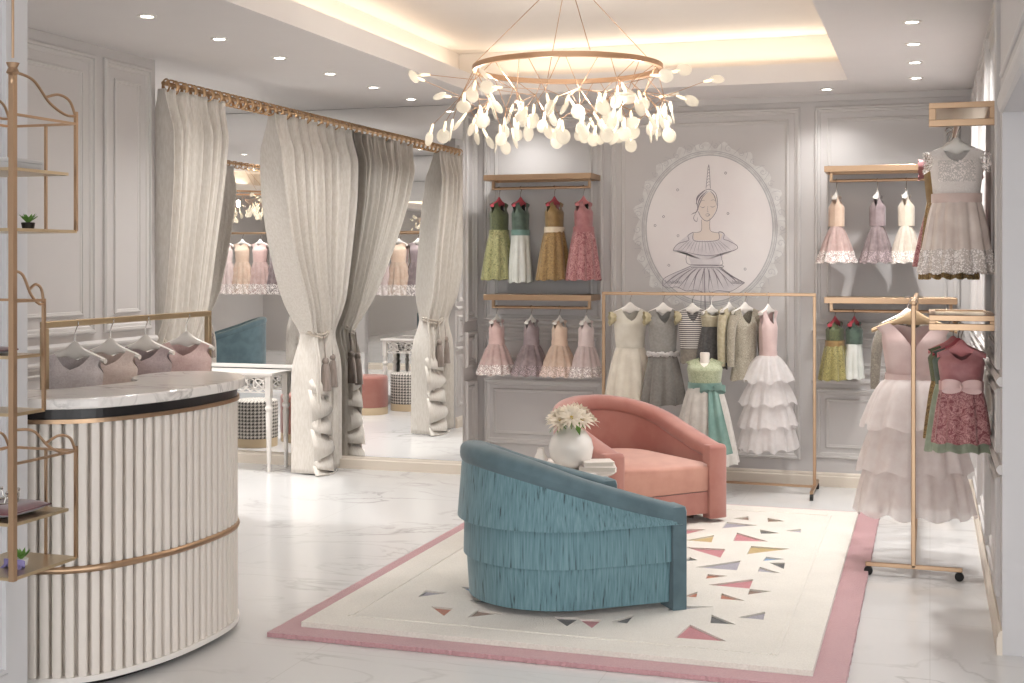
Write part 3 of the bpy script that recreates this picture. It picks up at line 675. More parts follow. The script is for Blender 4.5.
# ------------------------------------------------------------ hangers and garments
def hanger(label, loc, rz, w, mat, group, drop=.1, kind='wide'):
    t = thing('clothes_hanger', label, 'hanger', loc, rz, group)
    mb = MB(); n = 24; vs_ = []
    for i in range(n + 1):
        u = -1 + 2 * i / n; x = u * w; zc = -drop - .0 - .34 * w * abs(u) ** 1.3; h = .018 * (1 - .35 * abs(u)) + .022 * math.exp(-(u / .22) ** 2); d = .009 + .010 * abs(u)
        y = .0
        for q in range(8):
            a = 2 * PI * q / 8; vs_.append((x, y + d * Cn(a), zc + h * S(a)))
    mb.add(vs_, [(i * 8 + q, i * 8 + (q + 1) % 8, (i + 1) * 8 + (q + 1) % 8, (i + 1) * 8 + q) for i in range(n) for q in range(8)] + [tuple(range(8))[::-1], tuple(n * 8 + q for q in range(8))])
    mb.build('shoulder_bar', mat, t)
    mb = MB(); r = .017
    pts = [(0, 0, -drop + .03), (0, 0, -.045), (r * .3, 0, -.03)] + [(r * Cn(a), 0, -.003 + r * S(a)) for a in [-.9 + k * .45 for k in range(10)]]
    mb.tube(pts, .0022, 6); mb.build('hook', STEEL, t)
    return t

def ribbon_bow(parent, c, s, mat, tails=.0, ydir=-1):
    mb = MB(); x0, y0, z0 = c
    for sg in (-1, 1):
        def fn(u, v, sg=sg):
            a = 2 * PI * u; r = s * (.5 - .5 * Cn(a)); w = .28 * s * (v - .5) * (1 + .8 * S(a / 2))
            return (x0 + sg * r, y0 + ydir * (.012 + .18 * s * abs(S(a)) * (1 if a < PI else -.2)), z0 + .22 * s * S(a) * .8 + w)
        mb.grid(fn, 20, 3)
        if tails: mb.grid(lambda u, v, sg=sg: (x0 + sg * (.02 + .16 * s + .28 * s * u) + (v - .5) * .34 * s, y0 + ydir * (.014 + .03 * u), z0 - tails * u + (.2 * s * abs(v - .5) if u == 1 else 0)), 8, 4)
    mb.sphere((x0, y0 + ydir * .015, z0), .12 * s, 8); mb.build('bow', mat, parent)

def garment(label, loc, rz, group, cat='dress', kind='dress', drop=.1, sh=.115, ws=.085, bl=.2, sl=.33, hw=.17, npl=14, amp=.012, bod=None, skirt=None, dr=.62,
            sash=None, bow=None, bowtail=0, lacehem=None, sleeve=None, tiers=0, tierm=None, v_neck=False, straps=False, under=None, bodlace=None, hang=None, hlabel=None, hgroup=None, hw_=None, neck=.5, name='dress', pdepth=.055, tagc=None, bowz=0, fur=None):
    t = thing(name, label, cat, loc, rz, group); z0 = -drop + .012
    if bod:
        mb = MB()
        for s in (-1, 1):
            tn = (.45 if v_neck else .66) if s < 0 else .84
            for hs in (-1, 1):
                def fn(u, v, s=s, hs=hs, tn=tn):
                    tt = v; cw = ws * 1.16 if ws * 1.16 > sh * .8 else sh * .82
                    if tt < .6: xo = ws + (cw - ws) * (tt / .6)
                    else:
                        k = (tt - .6) / .4; xo = cw + (sh * .80 - cw) * S(min(1, k * 1.6) * PI / 2) + (sh * .16) * max(0, k - .4) / .6
                    nwid = sh * neck
                    if tt <= tn: xi = 0
                    else:
                        k = (tt - tn) / (1 - tn); xi = nwid * (k if v_neck and s < 0 else k ** .45)
                    if straps and tt > .6: xi = max(xi, sh * .55); xo = min(xo, sh * .8)
                    x = xi + (xo - xi) * u
                    dep = pdepth * (1 if tt < .62 else max(.12, 1 - ((tt - .62) / .38) ** 1.3 * .9))
                    kk = max(0, (tt - .6) / .4) ** .6; y = s * (max(dep, .02) * math.sqrt(max(0, 1 - min(1, abs(x) / xo) ** 2.4)) * (1 - kk) + .021 * kk)
                    z = z0 - bl * (1 - tt) - .34 * abs(x) * max(0, (tt - .6) / .4) - (.25 * 0)
                    return (hs * x, y, z)
                mb.grid(fn, 8, 14)
        mb.build('bodice', bod, t, auto=0)
        if bodlace:
            mb = MB(); mb.grid(lambda u, v: ((u - .5) * 2 * ws * .8, -pdepth * 1.12 * math.sqrt(max(0, 1 - abs((u - .5) * 2 * .8) ** 2.4)) - .002, z0 - bl * (1 - (.3 + .38 * v))), 14, 8); mb.build('lace_panel', bodlace, t)
    zw = z0 - bl
    def ring_fn(w0, w1, zt_, zb_, np_, am, ph0=0., powr=.75, off=0., wav=.006, jit=.6):
        def fn(u, v):
            a = 2 * PI * u; W = w0 + (w1 - w0) * v ** powr
            pl = am * (v ** .6) * (S(np_ * a + ph0 + jit * S(3 * a + ph0)) + .35 * S(2 * np_ * a + 1.7 + ph0))
            D = W * dr + (.004 if v == 0 else 0)
            return ((W + pl + off) * Cn(a), (D + pl + off) * S(a), zt_ + (zb_ - zt_) * v + wav * S(np_ * a + 1 + ph0) * (v > .95))
        return fn
    if skirt and not tiers:
        if under:
            mb = MB(); mb.grid(ring_fn(ws * .95, hw * .9, zw, zw - sl - .02, npl, amp * .6), npl * 8, 8, True); mb.build('underskirt', under, t)
        mb = MB(); mb.grid(ring_fn(ws, hw, zw, zw - sl, npl, amp), npl * 8, 10, True); mb.build('skirt', skirt, t, auto=0)
        if lacehem:
            wl_ = ws + (hw - ws) * (.68 ** .75)
            mb = MB(); mb.grid(lambda u, v: ring_fn(ws, hw, zw, zw - sl - .004, npl, amp, off=.005)(u, .66 + .34 * v + (0.03 * abs(S(u * 2 * PI * 9)) * (1 - v))), npl * 8, 5, True); mb.build('lace_hem', lacehem, t, auto=0)
    if tiers:
        mb = MB(); mb.grid(ring_fn(ws, hw * .72, zw, zw - sl * .98, 10, .01), 80, 8, True); mb.build('underskirt', skirt, t, auto=0)
        for k in range(tiers):
            zt_ = zw - sl * k / tiers * .94; zb_ = zw - sl * (k + 1.12) / tiers; w0 = ws + (hw - ws) * k / tiers * .8; w1 = hw * (.86 + .14 * (k + 1) / tiers)
            mb = MB(); mb.grid(ring_fn(w0, w1, zt_, min(zt_ - .06, zb_), 9 + k, .016, ph0=k * 1.9, powr=.62, wav=.014, jit=1.4), 130, 9, True); mb.build('ruffle_tier', tierm or skirt, t, auto=0)
    if sash:
        mb = MB(); mb.grid(lambda u, v: ((ws * 1.06 + .004) * Cn(2 * PI * u), (max(pdepth, ws * dr) + .006) * S(2 * PI * u), zw - .018 + .042 * v), 40, 2, True); mb.build('sash', sash, t)
    if bow: ribbon_bow(t, (.0 + bowz, -max(pdepth, ws * dr) - .004, zw + .004), .085, bow, bowtail)
    if sleeve:
        for sg in (-1, 1):
            mb = MB()
            def fn(u, v, sg=sg):
                a = -PI * .5 + 2 * PI * u; r = .034 + .016 * v; 
                return (sg * (sh * .80 + .045 * v + .004 * S(8 * a)), r * Cn(a) * .8, z0 - .055 * (1 + .2 * v) - .34 * sh * .8 + (r * S(a)) * 1.05 + .01)
            mb.grid(fn, 28, 4, True); mb.build('sleeve', sleeve, t, auto=0)
    if fur:
        mb = MB(); mb.tube([((ws + .012) * Cn(a), (ws * dr + .012) * S(a), zw + .004 * S(9 * a)) for a in [2 * PI * k / 60 for k in range(60)]], [.016 + .004 * S(k * 2.1) for k in range(60)], 8, True); mb.build('tulle_waistband', fur, t)
    if tagc:
        mb = MB(); mb.box(ws * .5, ws * .5 + .002, -.012, .012, z0 - .10, z0 - .03); mb.build('swing_tag', tagc, t, smooth=False)
    if hang:
        hanger(hlabel or ' '.join(('hanger holding the ' + label).replace(',', '').split()[:16]), loc, rz, hw_ or sh * .95, hang, hgroup or 'hangers', drop)
    return t

WPL = plain('white hanger plastic', '#e4dfd8', .35); REDH = plain('rose hanger wood', '#b04c56', .4); PINKH = plain('pink hanger', '#c77c7e', .5)
TUL = fabric('white tulle', '#f0eae8', '#f6f2f0', 30, .8, alpha=.62, trans=.35, st=.1)
def tul(n, c1, c2, a=.8): return fabric(n, c1, c2, 20, .8, alpha=a, trans=.2, st=.15)
LACEW = lace('white lace', '#e9e1dc'); LACEP = lace('blush lace', '#e2cfc8')
PINKS = fabric('pink satin', '#cfa8a0', '#dbb8b0', 12, .45, st=.05); MAUVE = fabric('mauve satin', '#857275', '#9b888a', 12, .45, st=.05)
PEACH = fabric('peach satin', '#d8b69c', '#e2c4ab', 12, .45, st=.05); ROSE = fabric('pale rose satin', '#d9c1bc', '#e1ccc7', 12, .45, st=.05)
TP = tul('pink tulle', '#cda9a1', '#dbbbb3'); TM = tul('mauve tulle', '#806d6e', '#9a8686', .9); TPE = tul('peach tulle', '#d9b79e', '#e4c7b0'); TR_ = tul('pale pink tulle', '#d8bfba', '#e3cec9')
GB = fabric('green gold brocade', '#666b33', '#b9b378', 55, .5, kind='brocade', st=.4); GBO = fabric('green bodice', '#4d5535', '#6a7344', 60, .6, kind='brocade')
DG = fabric('dark green satin', '#3f5346', '#526a5a', 20, .45); WSK = fabric('white satin skirt', '#c6c8c0', '#d3d4cd', 12, .45, st=.05); TSA = fabric('turquoise satin', '#61897f', '#74998e', 14, .4, st=.05)
OC = fabric('ochre brocade', '#745322', '#b08b4b', 60, .5, kind='brocade', st=.4); OCB = fabric('ochre satin', '#8c6a36', '#9f7d45', 20, .5)
ROSB = fabric('rose satin bodice', '#aa6265', '#b87476', 20, .5); ROSF = fabric('rose floral lace', '#8f4147', '#cf9390', 32, .6, kind='brocade', st=.9)

# shelves with rails
def wall_shelf(label, loc, rz, w, d=.32):
    t = thing('wall_rail_shelf', label, 'shelf', loc, rz, 'gold wall shelves with hanging rails')
    mb = MB(); h = .042; mb.box(-w / 2, w / 2, -d, -d + .022, 0, h); mb.box(-w / 2, w / 2, -.022, -.001, 0, h); mb.box(-w / 2, -w / 2 + .022, -d + .022, -.022, 0, h); mb.box(w / 2 - .022, w / 2, -d + .022, -.022, 0, h)
    mb.build('frame', GOLD, t, smooth=False, bevel=.002)
    MB().box(-w / 2 + .02, w / 2 - .02, -d + .02, -.02, .030, .040).build('shelf_panel', PALEGOLD, t, smooth=False)
    mb = MB(); mb.tube([(-w / 2 + .03, -.2, -.055), (w / 2 - .03, -.2, -.055)], .011, 10); mb.build('hanging_rail', GOLD, t)
    for sg in (-1, 1):
        mb = MB(); x = sg * (w / 2 - .04); mb.box(x - .01, x + .01, -.21, -.19, -.055, .002); mb.build('rail_bracket', GOLD, t, smooth=False)
RY = YB - .2
wall_shelf('gold wall shelf above the green, white, ochre and rose dresses at the back left', (-2.77, YB, 2.21), 0, .83)
wall_shelf('gold wall shelf above the pale tulle dresses at the back left', (-2.77, YB, 1.315), 0, .83)
wall_shelf('gold wall shelf above three pale tulle dresses, right of the mural', (-.26, YB, 2.22), 0, .87)
wall_shelf('gold wall shelf low on the back wall, right of the free-standing rail', (-.26, YB, 1.315), 0, .87)
ZU = 2.21 - .055; ZL = 1.315 - .055
GA = 'dresses on the upper back-left rail'; GBp = 'dresses on the lower back-left rail'; GE = 'dresses on the upper back-right rail'; GF = 'dresses on the lower back-right rail'
kw = dict(hgroup='hangers on the back wall rails')
a60 = math.radians(74)
garment('green and gold brocade dress, leftmost on the upper back-left shelf rail', (-3.10, RY, ZU), a60, GA, sh=.10, bl=.25, sl=.35, ws=.085, hw=.155, npl=9, amp=.016, bod=GBO, skirt=GB, sash=GB, hang=REDH, tagc=BLACK, dr=.75, **kw)
garment('white skirted dress with dark green bodice, second on the upper back-left rail', (-2.93, RY, ZU), a60, GA, sh=.10, bl=.25, sl=.37, ws=.075, hw=.105, npl=8, amp=.010, bod=DG, skirt=WSK, sash=TSA, hang=REDH, tagc=BLACK, dr=.8, **kw)
garment('ochre brocade dress with cream waistband on the upper back-left rail', (-2.665, RY, ZU), a60, GA, sh=.10, bl=.23, sl=.37, ws=.085, hw=.16, npl=9, amp=.014, bod=OCB, skirt=OC, sash=fabric('cream satin sash', '#d9c7a6', '#e3d4b8', 20, .4), hang=REDH, tagc=ROSB, dr=.75, **kw)
garment('rose pink floral lace dress, rightmost on the upper back-left rail', (-2.44, RY, ZU), a60, GA, sh=.10, bl=.23, sl=.37, ws=.085, hw=.15, npl=9, amp=.014, bod=ROSB, skirt=ROSF, sash=ROSB, hang=PINKH, tagc=BLACK, dr=.8, **kw)
for i, (x, hw, bm, sm_, lab, ll) in enumerate(((-3.12, .165, PINKS, TP, 'pink dress with puffy tulle skirt and lace hem, leftmost on the lower back-left rail', LACEW),
    (-2.845, .165, MAUVE, TM, 'mauve grey tulle dress, second on the lower back-left rail', lace('mauve lace', '#a79697')),
    (-2.625, .165, PEACH, TPE, 'peach tulle dress with lace hem, third on the lower back-left rail', LACEP),
    (-2.42, .14, ROSE, TR_, 'pale rose tulle dress with satin bodice, rightmost on the lower back-left rail', LACEW))):
    garment(lab, (x, RY, ZL), a60, GBp, sh=.075, bl=.19, sl=.235, ws=.056, hw=hw, npl=10, amp=.012, bod=bm, skirt=sm_, sash=bm, lacehem=ll, hang=WPL, dr=.85, drop=.09, **kw)
for i, (x, hw, bm, sm_, lab, ll) in enumerate(((-.62, .15, PEACH, TP, 'blush tulle dress with lace hem, leftmost on the upper rail right of the mural', LACEW),
    (-.345, .13, MAUVE, TM, 'mauve satin and tulle dress, middle of the upper rail right of the mural', lace('mauve lace', '#a79697')),
    (-.155, .125, fabric('cream satin', '#d3c3ae', '#ddd0bd', 12, .45), tul('cream tulle', '#d2c3b0', '#dfd2c2', .9), 'cream tulle dress with lace hem, rightmost of three on the upper rail by the mural', LACEW))):
    garment(lab, (x, RY, 2.165), a60 + .1, GE, sh=.062, bl=.23, sl=.25, ws=.042, hw=hw, npl=9, amp=.014, bod=bm, skirt=sm_, lacehem=ll, hang=WPL, dr=.85, drop=.1, **kw)
garment('short gold green brocade dress on the low back-right rail beside the standing rail', (-.63, RY, ZL), a60 - .1, GF, sh=.09, bl=.17, sl=.25, ws=.075, hw=.13, npl=9, amp=.013, bod=GBO, skirt=fabric('gold brocade', '#6c622a', '#b0a35c', 60, .5, kind='brocade', st=.4), sash=OCB, hang=REDH, dr=.8, drop=.07, **kw)
garment('small white skirted dress with green bodice on the low back-right rail', (-.50, RY, ZL), a60 - .1, GF, sh=.08, bl=.17, sl=.24, ws=.06, hw=.085, npl=7, amp=.008, bod=DG, skirt=WSK, hang=REDH, dr=.8, drop=.07, **kw)

# ------------------------------------------------------------ standing clothes rack (back)
def rack(label, loc, rz, L, h, foot=.24, bottom=True, name='clothes_rack', s=.011, mat=GOLD):
    t = thing(name, label, 'clothes rack', loc, rz)
    MB().box(-L / 2 - s, L / 2 + s, -s, s, h - 2 * s, h).build('top_rail', mat, t, smooth=False, bevel=.003)
    for sg in (-1, 1):
        x = sg * L / 2
        MB().box(x - s, x + s, -s, s, .05, h - 2 * s).build('post', mat, t, smooth=False, bevel=.003)
        f = MB().box(x - s, x + s, -foot, foot, .045, .066).build('foot_bar', mat, t, smooth=False, bevel=.003)
        for sy in (-1, 1):
            mb = MB(); y = sy * (foot - .015); mb.box(x - .006, x + .006, y - .006, y + .006, .03, .046)
            ps = [(x + sx_ * .009, y, 0) for sx_ in (-1, 1)]
            n = 16; vs_ = [(x + q, y + .022 * Cn(2 * PI * i / n), .022 + .022 * S(2 * PI * i / n)) for q in (-.011, .011) for i in range(n)]
            mb.add(vs_, [(i, (i + 1) % n, n + (i + 1) % n, n + i) for i in range(n)] + [tuple(range(n)), tuple(range(n, 2 * n))]); mb.build('caster', BLACKR, f)
    if bottom: MB().box(-L / 2, L / 2, -s * .8, s * .8, .048, .064).build('bottom_rail', mat, t, smooth=False)
    return t
rack('gold free-standing clothes rack before the oval mural at the back wall', (-1.50, 9.06, 0), 0, 1.49, 1.385, .25)
ZK = 1.374; YK = 9.06; GR = 'garments on the standing gold rack'; kh = dict(hgroup='white hangers on the standing gold rack')
CRS = fabric('cream satin gown', '#d0c5b2', '#dbd1bf', 10, .4, st=.05); CRR = fabric('gold ruffle', '#a3936a', '#c6b88f', 20, .5)
GRY = fabric('grey wool', '#8b8781', '#95918b', 60, .8); GRYD = fabric('dark grey wool', '#757069', '#7e7973', 60, .8)
STR = fabric('black and white stripes', '#3f3a3a', '#d4cdc5', 22, .7, kind='stripe', st=.1); TWE = fabric('floral tweed', '#b3a994', '#8a8170', 70, .8, kind='brocade', st=.4)
CHAR = fabric('charcoal knit', '#494746', '#5a5756', 60, .8)
r20 = math.radians(28)
garment('long cream satin dress with gold ruffled armholes, leftmost on the standing rack', (-2.05, YK, ZK), r20, GR, sh=.135, ws=.105, bl=.30, sl=.44, hw=.20, npl=8, amp=.02, bod=fabric('cream bodice', '#cfc6b4', '#dad2c2', 12, .45), skirt=CRS, sleeve=CRR, hang=WPL, drop=.10, **kh)
garment('grey dress with a white tulle waistband and gold ruffles, second on the standing rack', (-1.81, YK, ZK), r20, GR, sh=.12, ws=.095, bl=.34, sl=.36, hw=.165, npl=8, amp=.018, bod=GRY, skirt=GRYD, sleeve=CRR, fur=TUL, hang=WPL, drop=.10, **kh)
garment('black and white striped top hanging third on the standing rack', (-1.60, YK, ZK), math.radians(18), GR, cat='top', name='striped_top', sh=.10, ws=.085, bl=.30, sl=.1, hw=.088, npl=6, amp=.002, bod=STR, skirt=fabric('taupe rib', '#837a6e', '#918779', 50, .8), sleeve=CRR, hang=WPL, drop=.10, **kh)
def coatlike(label, x, rz, mat, w, bl, kd, name='jacket', y=YK, z=ZK, grp=GR, hg='white hangers on the standing gold rack', sleeves=True):
    t = garment(label, (x, y, z), rz, grp, cat='jacket', name=name, sh=w, ws=w * .78, bl=bl, sl=.16, hw=w * 1.0, npl=5, amp=.006, bod=mat, skirt=mat, hang=WPL, drop=.09, hgroup=hg)
    if sleeves:
        for sg in (-1, 1):
            mb = MB(); mb.tube(spl([(sg * w * .82, 0, -.15), (sg * w * 1.12, -.01, -.25), (sg * w * 1.22, -.015, -.40), (sg * w * 1.25, -.02, -.50)], 5), [.034 - .0006 * k for k in range(16)], 10); mb.build('sleeve', mat, t)
    return t
# skirt clipped by straps
t = garment('short charcoal pinafore with thin shoulder straps, middle of the standing rack', (-1.465, YK, ZK), math.radians(35), GR, sh=.075, ws=.07, bl=.13, sl=.30, hw=.115, npl=7, amp=.008, bod=fabric('gold beige straps', '#a39779', '#b9ad8f', 30, .6), straps=True, skirt=CHAR, hang=WPL, drop=.11, **kh)
coatlike('yellow beige narrow jacket beside the charcoal pinafore on the standing rack', -1.34, math.radians(62), fabric('beige gold weave', '#b1a481', '#c2b695', 50, .8), .09, .24, 1)
coatlike('flecked cream tweed coat dress on the standing rack left of the white tulle dress', -1.23, math.radians(48), TWE, .115, .36, 1)
garment('pink topped dress with four white tulle ruffle tiers, rightmost on the standing rack', (-1.07, YK, ZK), math.radians(64), GR, sh=.10, ws=.06, bl=.33, sl=.63, hw=.235, bod=fabric('blush satin', '#d3b4ae', '#dcc0ba', 12, .45), skirt=TUL, tiers=4, tierm=TUL, sash=fabric('blush satin', '#d3b4ae', '#dcc0ba', 12, .45), hang=WPL, drop=.10, dr=.8, **kh)

# mannequin with green and white dress
t = thing('dress_form', 'small cream child dress form on a stand before the gold rack', 'mannequin', (-1.455, 8.72, 0), .1)
MB().lathe([(.001, .985), (.03, .985), (.033, .975), (.031, .94), (.035, .915), (.07, .895), (.095, .87), (.1, .83), (.085, .72), (.1, .6), (.09, .55), (.001, .55)], n=28).build('torso', SKINW, t)
MB().lathe([(.011, .02), (.011, .56)], n=12).build('stand_pole', GOLD, t)
MB().lathe([(.001, 0), (.13, 0), (.13, .012), (.02, .022), (.001, .022)], n=32).build('stand_base', GOLD, t)
GLB = fabric('pale green lace', '#929c78', '#b7bb97', 60, .7, kind='brocade', st=.4)
t = garment('pale green lace and white dress with turquoise sash and long bow on the dress form', (-1.455, 8.72, 1.035), .1, None, drop=.085, sh=.135, ws=.105, bl=.20, sl=.52, hw=.225, npl=12, amp=.012, bod=GLB, skirt=tul('white organza', '#c9c3ba', '#d8d2c9', .95), sash=TSA, pdepth=.102, dr=1.0, neck=.32)
ribbon_bow(t, (.06, -.112, -.285), .085, TSA, 0)
mb = MB(); mb.grid(lambda u, v: (.06 + (v - .5) * (.06 + .10 * u) + .06 * u, -.115 - .125 * u ** .8 - .006 * S(v * 12), -.295 - .42 * u + .04 * abs(v - .5)), 12, 10); mb.build('sash_tail', TSA, t)

# ------------------------------------------------------------ end-on rack right with tulle dress
rack('gold clothes rack seen end-on near the right wall, holding the big pink tulle dress', (-.08, 7.69, 0), PI / 2, 1.72, 1.405, .235)
WOODH = plain('wooden hanger', '#c4a784', .45)
BIGT = tul('pale pink organza', '#f0e3df', '#f7edea', .66); PKB = fabric('pale pink crepe', '#d6b6b1', '#dec2bd', 12, .6)
garment('large pale pink dress with three organza ruffle tiers on the end-on rack', (-.08, 7.08, 1.394), 0, None, sh=.2, ws=.135, bl=.33, sl=.68, hw=.30, bod=PKB, v_neck=True, neck=.62, skirt=BIGT, tiers=3, tierm=BIGT, sash=PKB, hang=WOODH, hw_=.215, drop=.085, dr=.75, pdepth=.05, hlabel='wide pale wooden hanger holding the large pink ruffled dress', hgroup=None)
coatlike('flecked grey tweed jacket hanging behind the large pink ruffled dress', -.12, .5, fabric('grey floral tweed', '#958c7d', '#6f675b', 60, .8, kind='brocade', st=.5), .165, .34, 1, y=7.55, z=1.394, grp=None, hg=None)

# ------------------------------------------------------------ right wall shelves with dresses (seen end-on)
def side_shelf(label, z, y0, y1, d=.285, q=.05):
    t = thing('wall_rail_shelf', label, 'shelf', (XR, y0, z), 0, 'gold shelves on the right wall')
    w = .03
    mb = MB(); h = .026
    mb.box(-d, 0, 0, w, q, q + h); mb.box(-d, 0, 0, w, -.03, 0 - .0); mb.box(-d, -d + w, 0, w, 0, q); mb.box(-w, 0, 0, w, 0, q)
    L_y = y1 - y0
    mb.box(-d, 0, L_y - w, L_y, q, q + h); mb.box(-d, -d + w, w, L_y - w, q, q + h); mb.box(-w, 0, w, L_y - w, q, q + h); 
    mb.build('frame', GOLD, t, smooth=False, bevel=.002)
    MB().box(-d + w, -w, w, L_y - w, .008 + q, .018 + q).build('shelf_panel', PALEGOLD, t, smooth=False)
    MB().tube([(-.165, w, -.015), (-.165, L_y - w, -.015)], .011, 10).build('hanging_rail', GOLD, t)
side_shelf('gold box-framed shelf high on the right wall above the champagne dress', 2.235, 6.05, 6.75)
side_shelf('gold box-framed shelf low on the right wall above the rose lace dress', 1.325, 6.05, 6.8, q=.012)
xr = XR - .165; G1 = 'dresses hung high on the right wall'; G2 = 'dresses hung low on the right wall'; H3 = 'hangers on the right wall rails'
CH = fabric('champagne satin', '#d4c1b6', '#e4d3c9', 10, .38, st=.05); WB = fabric('white lace bodice', '#ddd3cd', '#e8e0da', 60, .6, kind='brocade', st=.3)
garment('champagne satin dress with white lace bodice, foremost high on the right wall', (xr, 6.2, 2.22), 0, G1, sh=.125, ws=.1, bl=.255, sl=.335, hw=.162, npl=13, amp=.012, bod=WB, skirt=CH, lacehem=lace('bright white lace', '#efe8e3'), sash=fabric('blush sash', '#d2b6ab', '#dcc3b9', 12, .4), sleeve=LACEW, bodlace=LACEW, hang=WPL, drop=.09, hgroup=H3, dr=.6)
garment('ochre brocade dress, mostly hidden behind the champagne dress on the right wall', (xr - .03, 6.42, 2.22), 0, G1, sh=.12, ws=.1, bl=.26, sl=.36, hw=.13, bod=OCB, skirt=OC, hang=WPL, drop=.09, hgroup=H3, dr=.6)
garment('rose pink dress farthest back on the high right wall rail', (xr - .02, 6.62, 2.22), 0, G1, sh=.13, ws=.1, bl=.26, sl=.30, hw=.17, bod=ROSB, skirt=ROSF, hang=PINKH, drop=.09, hgroup=H3, sleeve=ROSB, dr=.6)
garment('rose pink sleeveless dress with floral lace skirt, foremost low on the right wall', (xr + .02, 6.18, 1.31), 0, G2, sh=.11, ws=.088, bl=.185, sl=.255, hw=.125, npl=9, amp=.012, bod=ROSB, skirt=ROSF, sash=fabric('pale rose ribbon', '#c98f8c', '#d5a09c', 12, .4), bow=fabric('light rose ribbon', '#dcb0ab', '#e6c0bb', 12, .4), hang=PINKH, drop=.10, hgroup=H3, dr=.55)
garment('sage green dress just behind the rose floral dress on the right wall', (xr + .01, 6.32, 1.31), 0, G2, sh=.12, ws=.1, bl=.19, sl=.31, hw=.145, npl=10, bod=DG, skirt=fabric('sage organza', '#94a084', '#a8b298', 20, .6), hang=REDH, drop=.10, hgroup=H3, dr=.45)
garment('olive brocade dress last on the low right wall rail', (xr - .01, 6.48, 1.31), 0, G2, sh=.12, ws=.1, bl=.19, sl=.27, hw=.13, npl=10, bod=GBO, skirt=OC, hang=PINKH, drop=.10, hgroup=H3, dr=.45)

# ------------------------------------------------------------ rack behind counter
rack('pale gold clothes rack of lace blouses behind the reception counter', (-3.6, 5.27, 0), PI / 2, 1.31, 1.345, .11, s=.014, mat=PALEGOLD)
bl_ = [(4.82, 'pale grey lace blouse, leftmost on the rack behind the counter', fabric('grey pink lace', '#dccdca', '#ebe0dd', 34, .7, kind='brocade', st=.4)),
       (5.08, 'peach lace blouse, second on the rack behind the counter', fabric('peach lace cloth', '#e6cdbf', '#f0dccf', 34, .7, kind='brocade', st=.4)),
       (5.36, 'mauve lace blouse, third on the rack behind the counter', fabric('mauve lace cloth', '#bda6a6', '#cbb7b6', 34, .7, kind='brocade', st=.4)),
       (5.72, 'pink lace blouse, rightmost on the rack behind the counter', fabric('pink lace cloth', '#e6c0b8', '#efd0c8', 34, .7, kind='brocade', st=.4))]
for y, lab, m_ in bl_:
    garment(lab, (-3.6, y, 1.33), .2, 'lace blouses behind the counter', cat='blouse', name='lace_blouse', sh=.135, ws=.115, bl=.27, sl=.16, hw=.14, npl=7, amp=.006, bod=m_, skirt=m_, hang=WPL, hw_=.142, drop=.12, hgroup='white hangers behind the counter', hlabel='wide white hanger with the ' + lab.split(',')[0] + ' behind the counter', pdepth=.06, dr=.5, neck=.62, bodlace=None)

# ------------------------------------------------------------ fitting area: console tables, poufs, dress rail
def console(label, loc, rz, w=1.05, d=.34):
    t = thing('console_table', label, 'table', loc, rz, 'white carved console tables')
    MB().box(-w / 2, w / 2, -d / 2, d / 2, .735, .757).build('tabletop', WHITE, t, smooth=False, bevel=.004)
    mb = MB()
    for sg in (-1, 1):
        y = sg * (d / 2 - .03)
        mb.box(-w / 2 + .03, w / 2 - .03, y - .008, y + .008, .715, .735); mb.box(-w / 2 + .05, w / 2 - .05, y - .006, y + .006, .60, .61)
        n = 6; cw = (w - .12) / n
        for i in range(n):
            cx_ = -w / 2 + .06 + cw * (i + .5)
            mb.tube([(cx_ + .045 * Cn(a), y, .663 + .045 * S(a)) for a in [2 * PI * k / 18 for k in range(18)]], .008, 6, True)
            mb.tube([(cx_ - cw / 2, y, .612), (cx_ - cw * .2, y, .64), (cx_ + cw * .2, y, .69), (cx_ + cw / 2, y, .715)], .006, 6); mb.tube([(cx_ + cw / 2, y, .612), (cx_ + cw * .2, y, .64), (cx_ - cw * .2, y, .69), (cx_ - cw / 2, y, .715)], .006, 6)
    mb.build('carved_apron', WHITE, t)
    for sx in (-1, 1):
        for sy in (-1, 1):
            mb = MB(); c = (sx * (w / 2 - .045), sy * (d / 2 - .035), 0)
            mb.box(c[0] - .022, c[0] + .022, c[1] - .022, c[1] + .022, .57, .735)
            mb.lathe([(.001, 0), (.012, 0), (.016, .03), (.012, .06), (.016, .08), (.02, .3), (.026, .44), (.02, .46), (.03, .48), (.03, .495), (.018, .51), (.026, .54), (.022, .57)], c=c, n=16); mb.build('leg', WHITE, t)
console('white carved console table beside the curtain, in front of the wall mirror', (-5.22, 8.88, 0), 0, .96)
console('white carved console table seen only in the mirror, under the dress rail', (-5.15, 5.02, 0), 0, 1.2)
def pouf(label, loc, r, h, mat, houndstooth=False):
    t = thing('pouf', label, 'pouf', loc, 0, 'round upholstered poufs')
    me = MB().lathe([(r * .97, .075), (r, .09), (r, h - .03), (r * .975, h - .008), (r * .9, h), (.001, h + .004)], n=64).build('upholstery', mat, t, auto=50)
    MB().lathe([(.001, 0), (r * .98, 0), (r * .985, .01), (r * .985, .074), (.001, .075)], n=48).build('gold_base', CREAMSEAM, t)
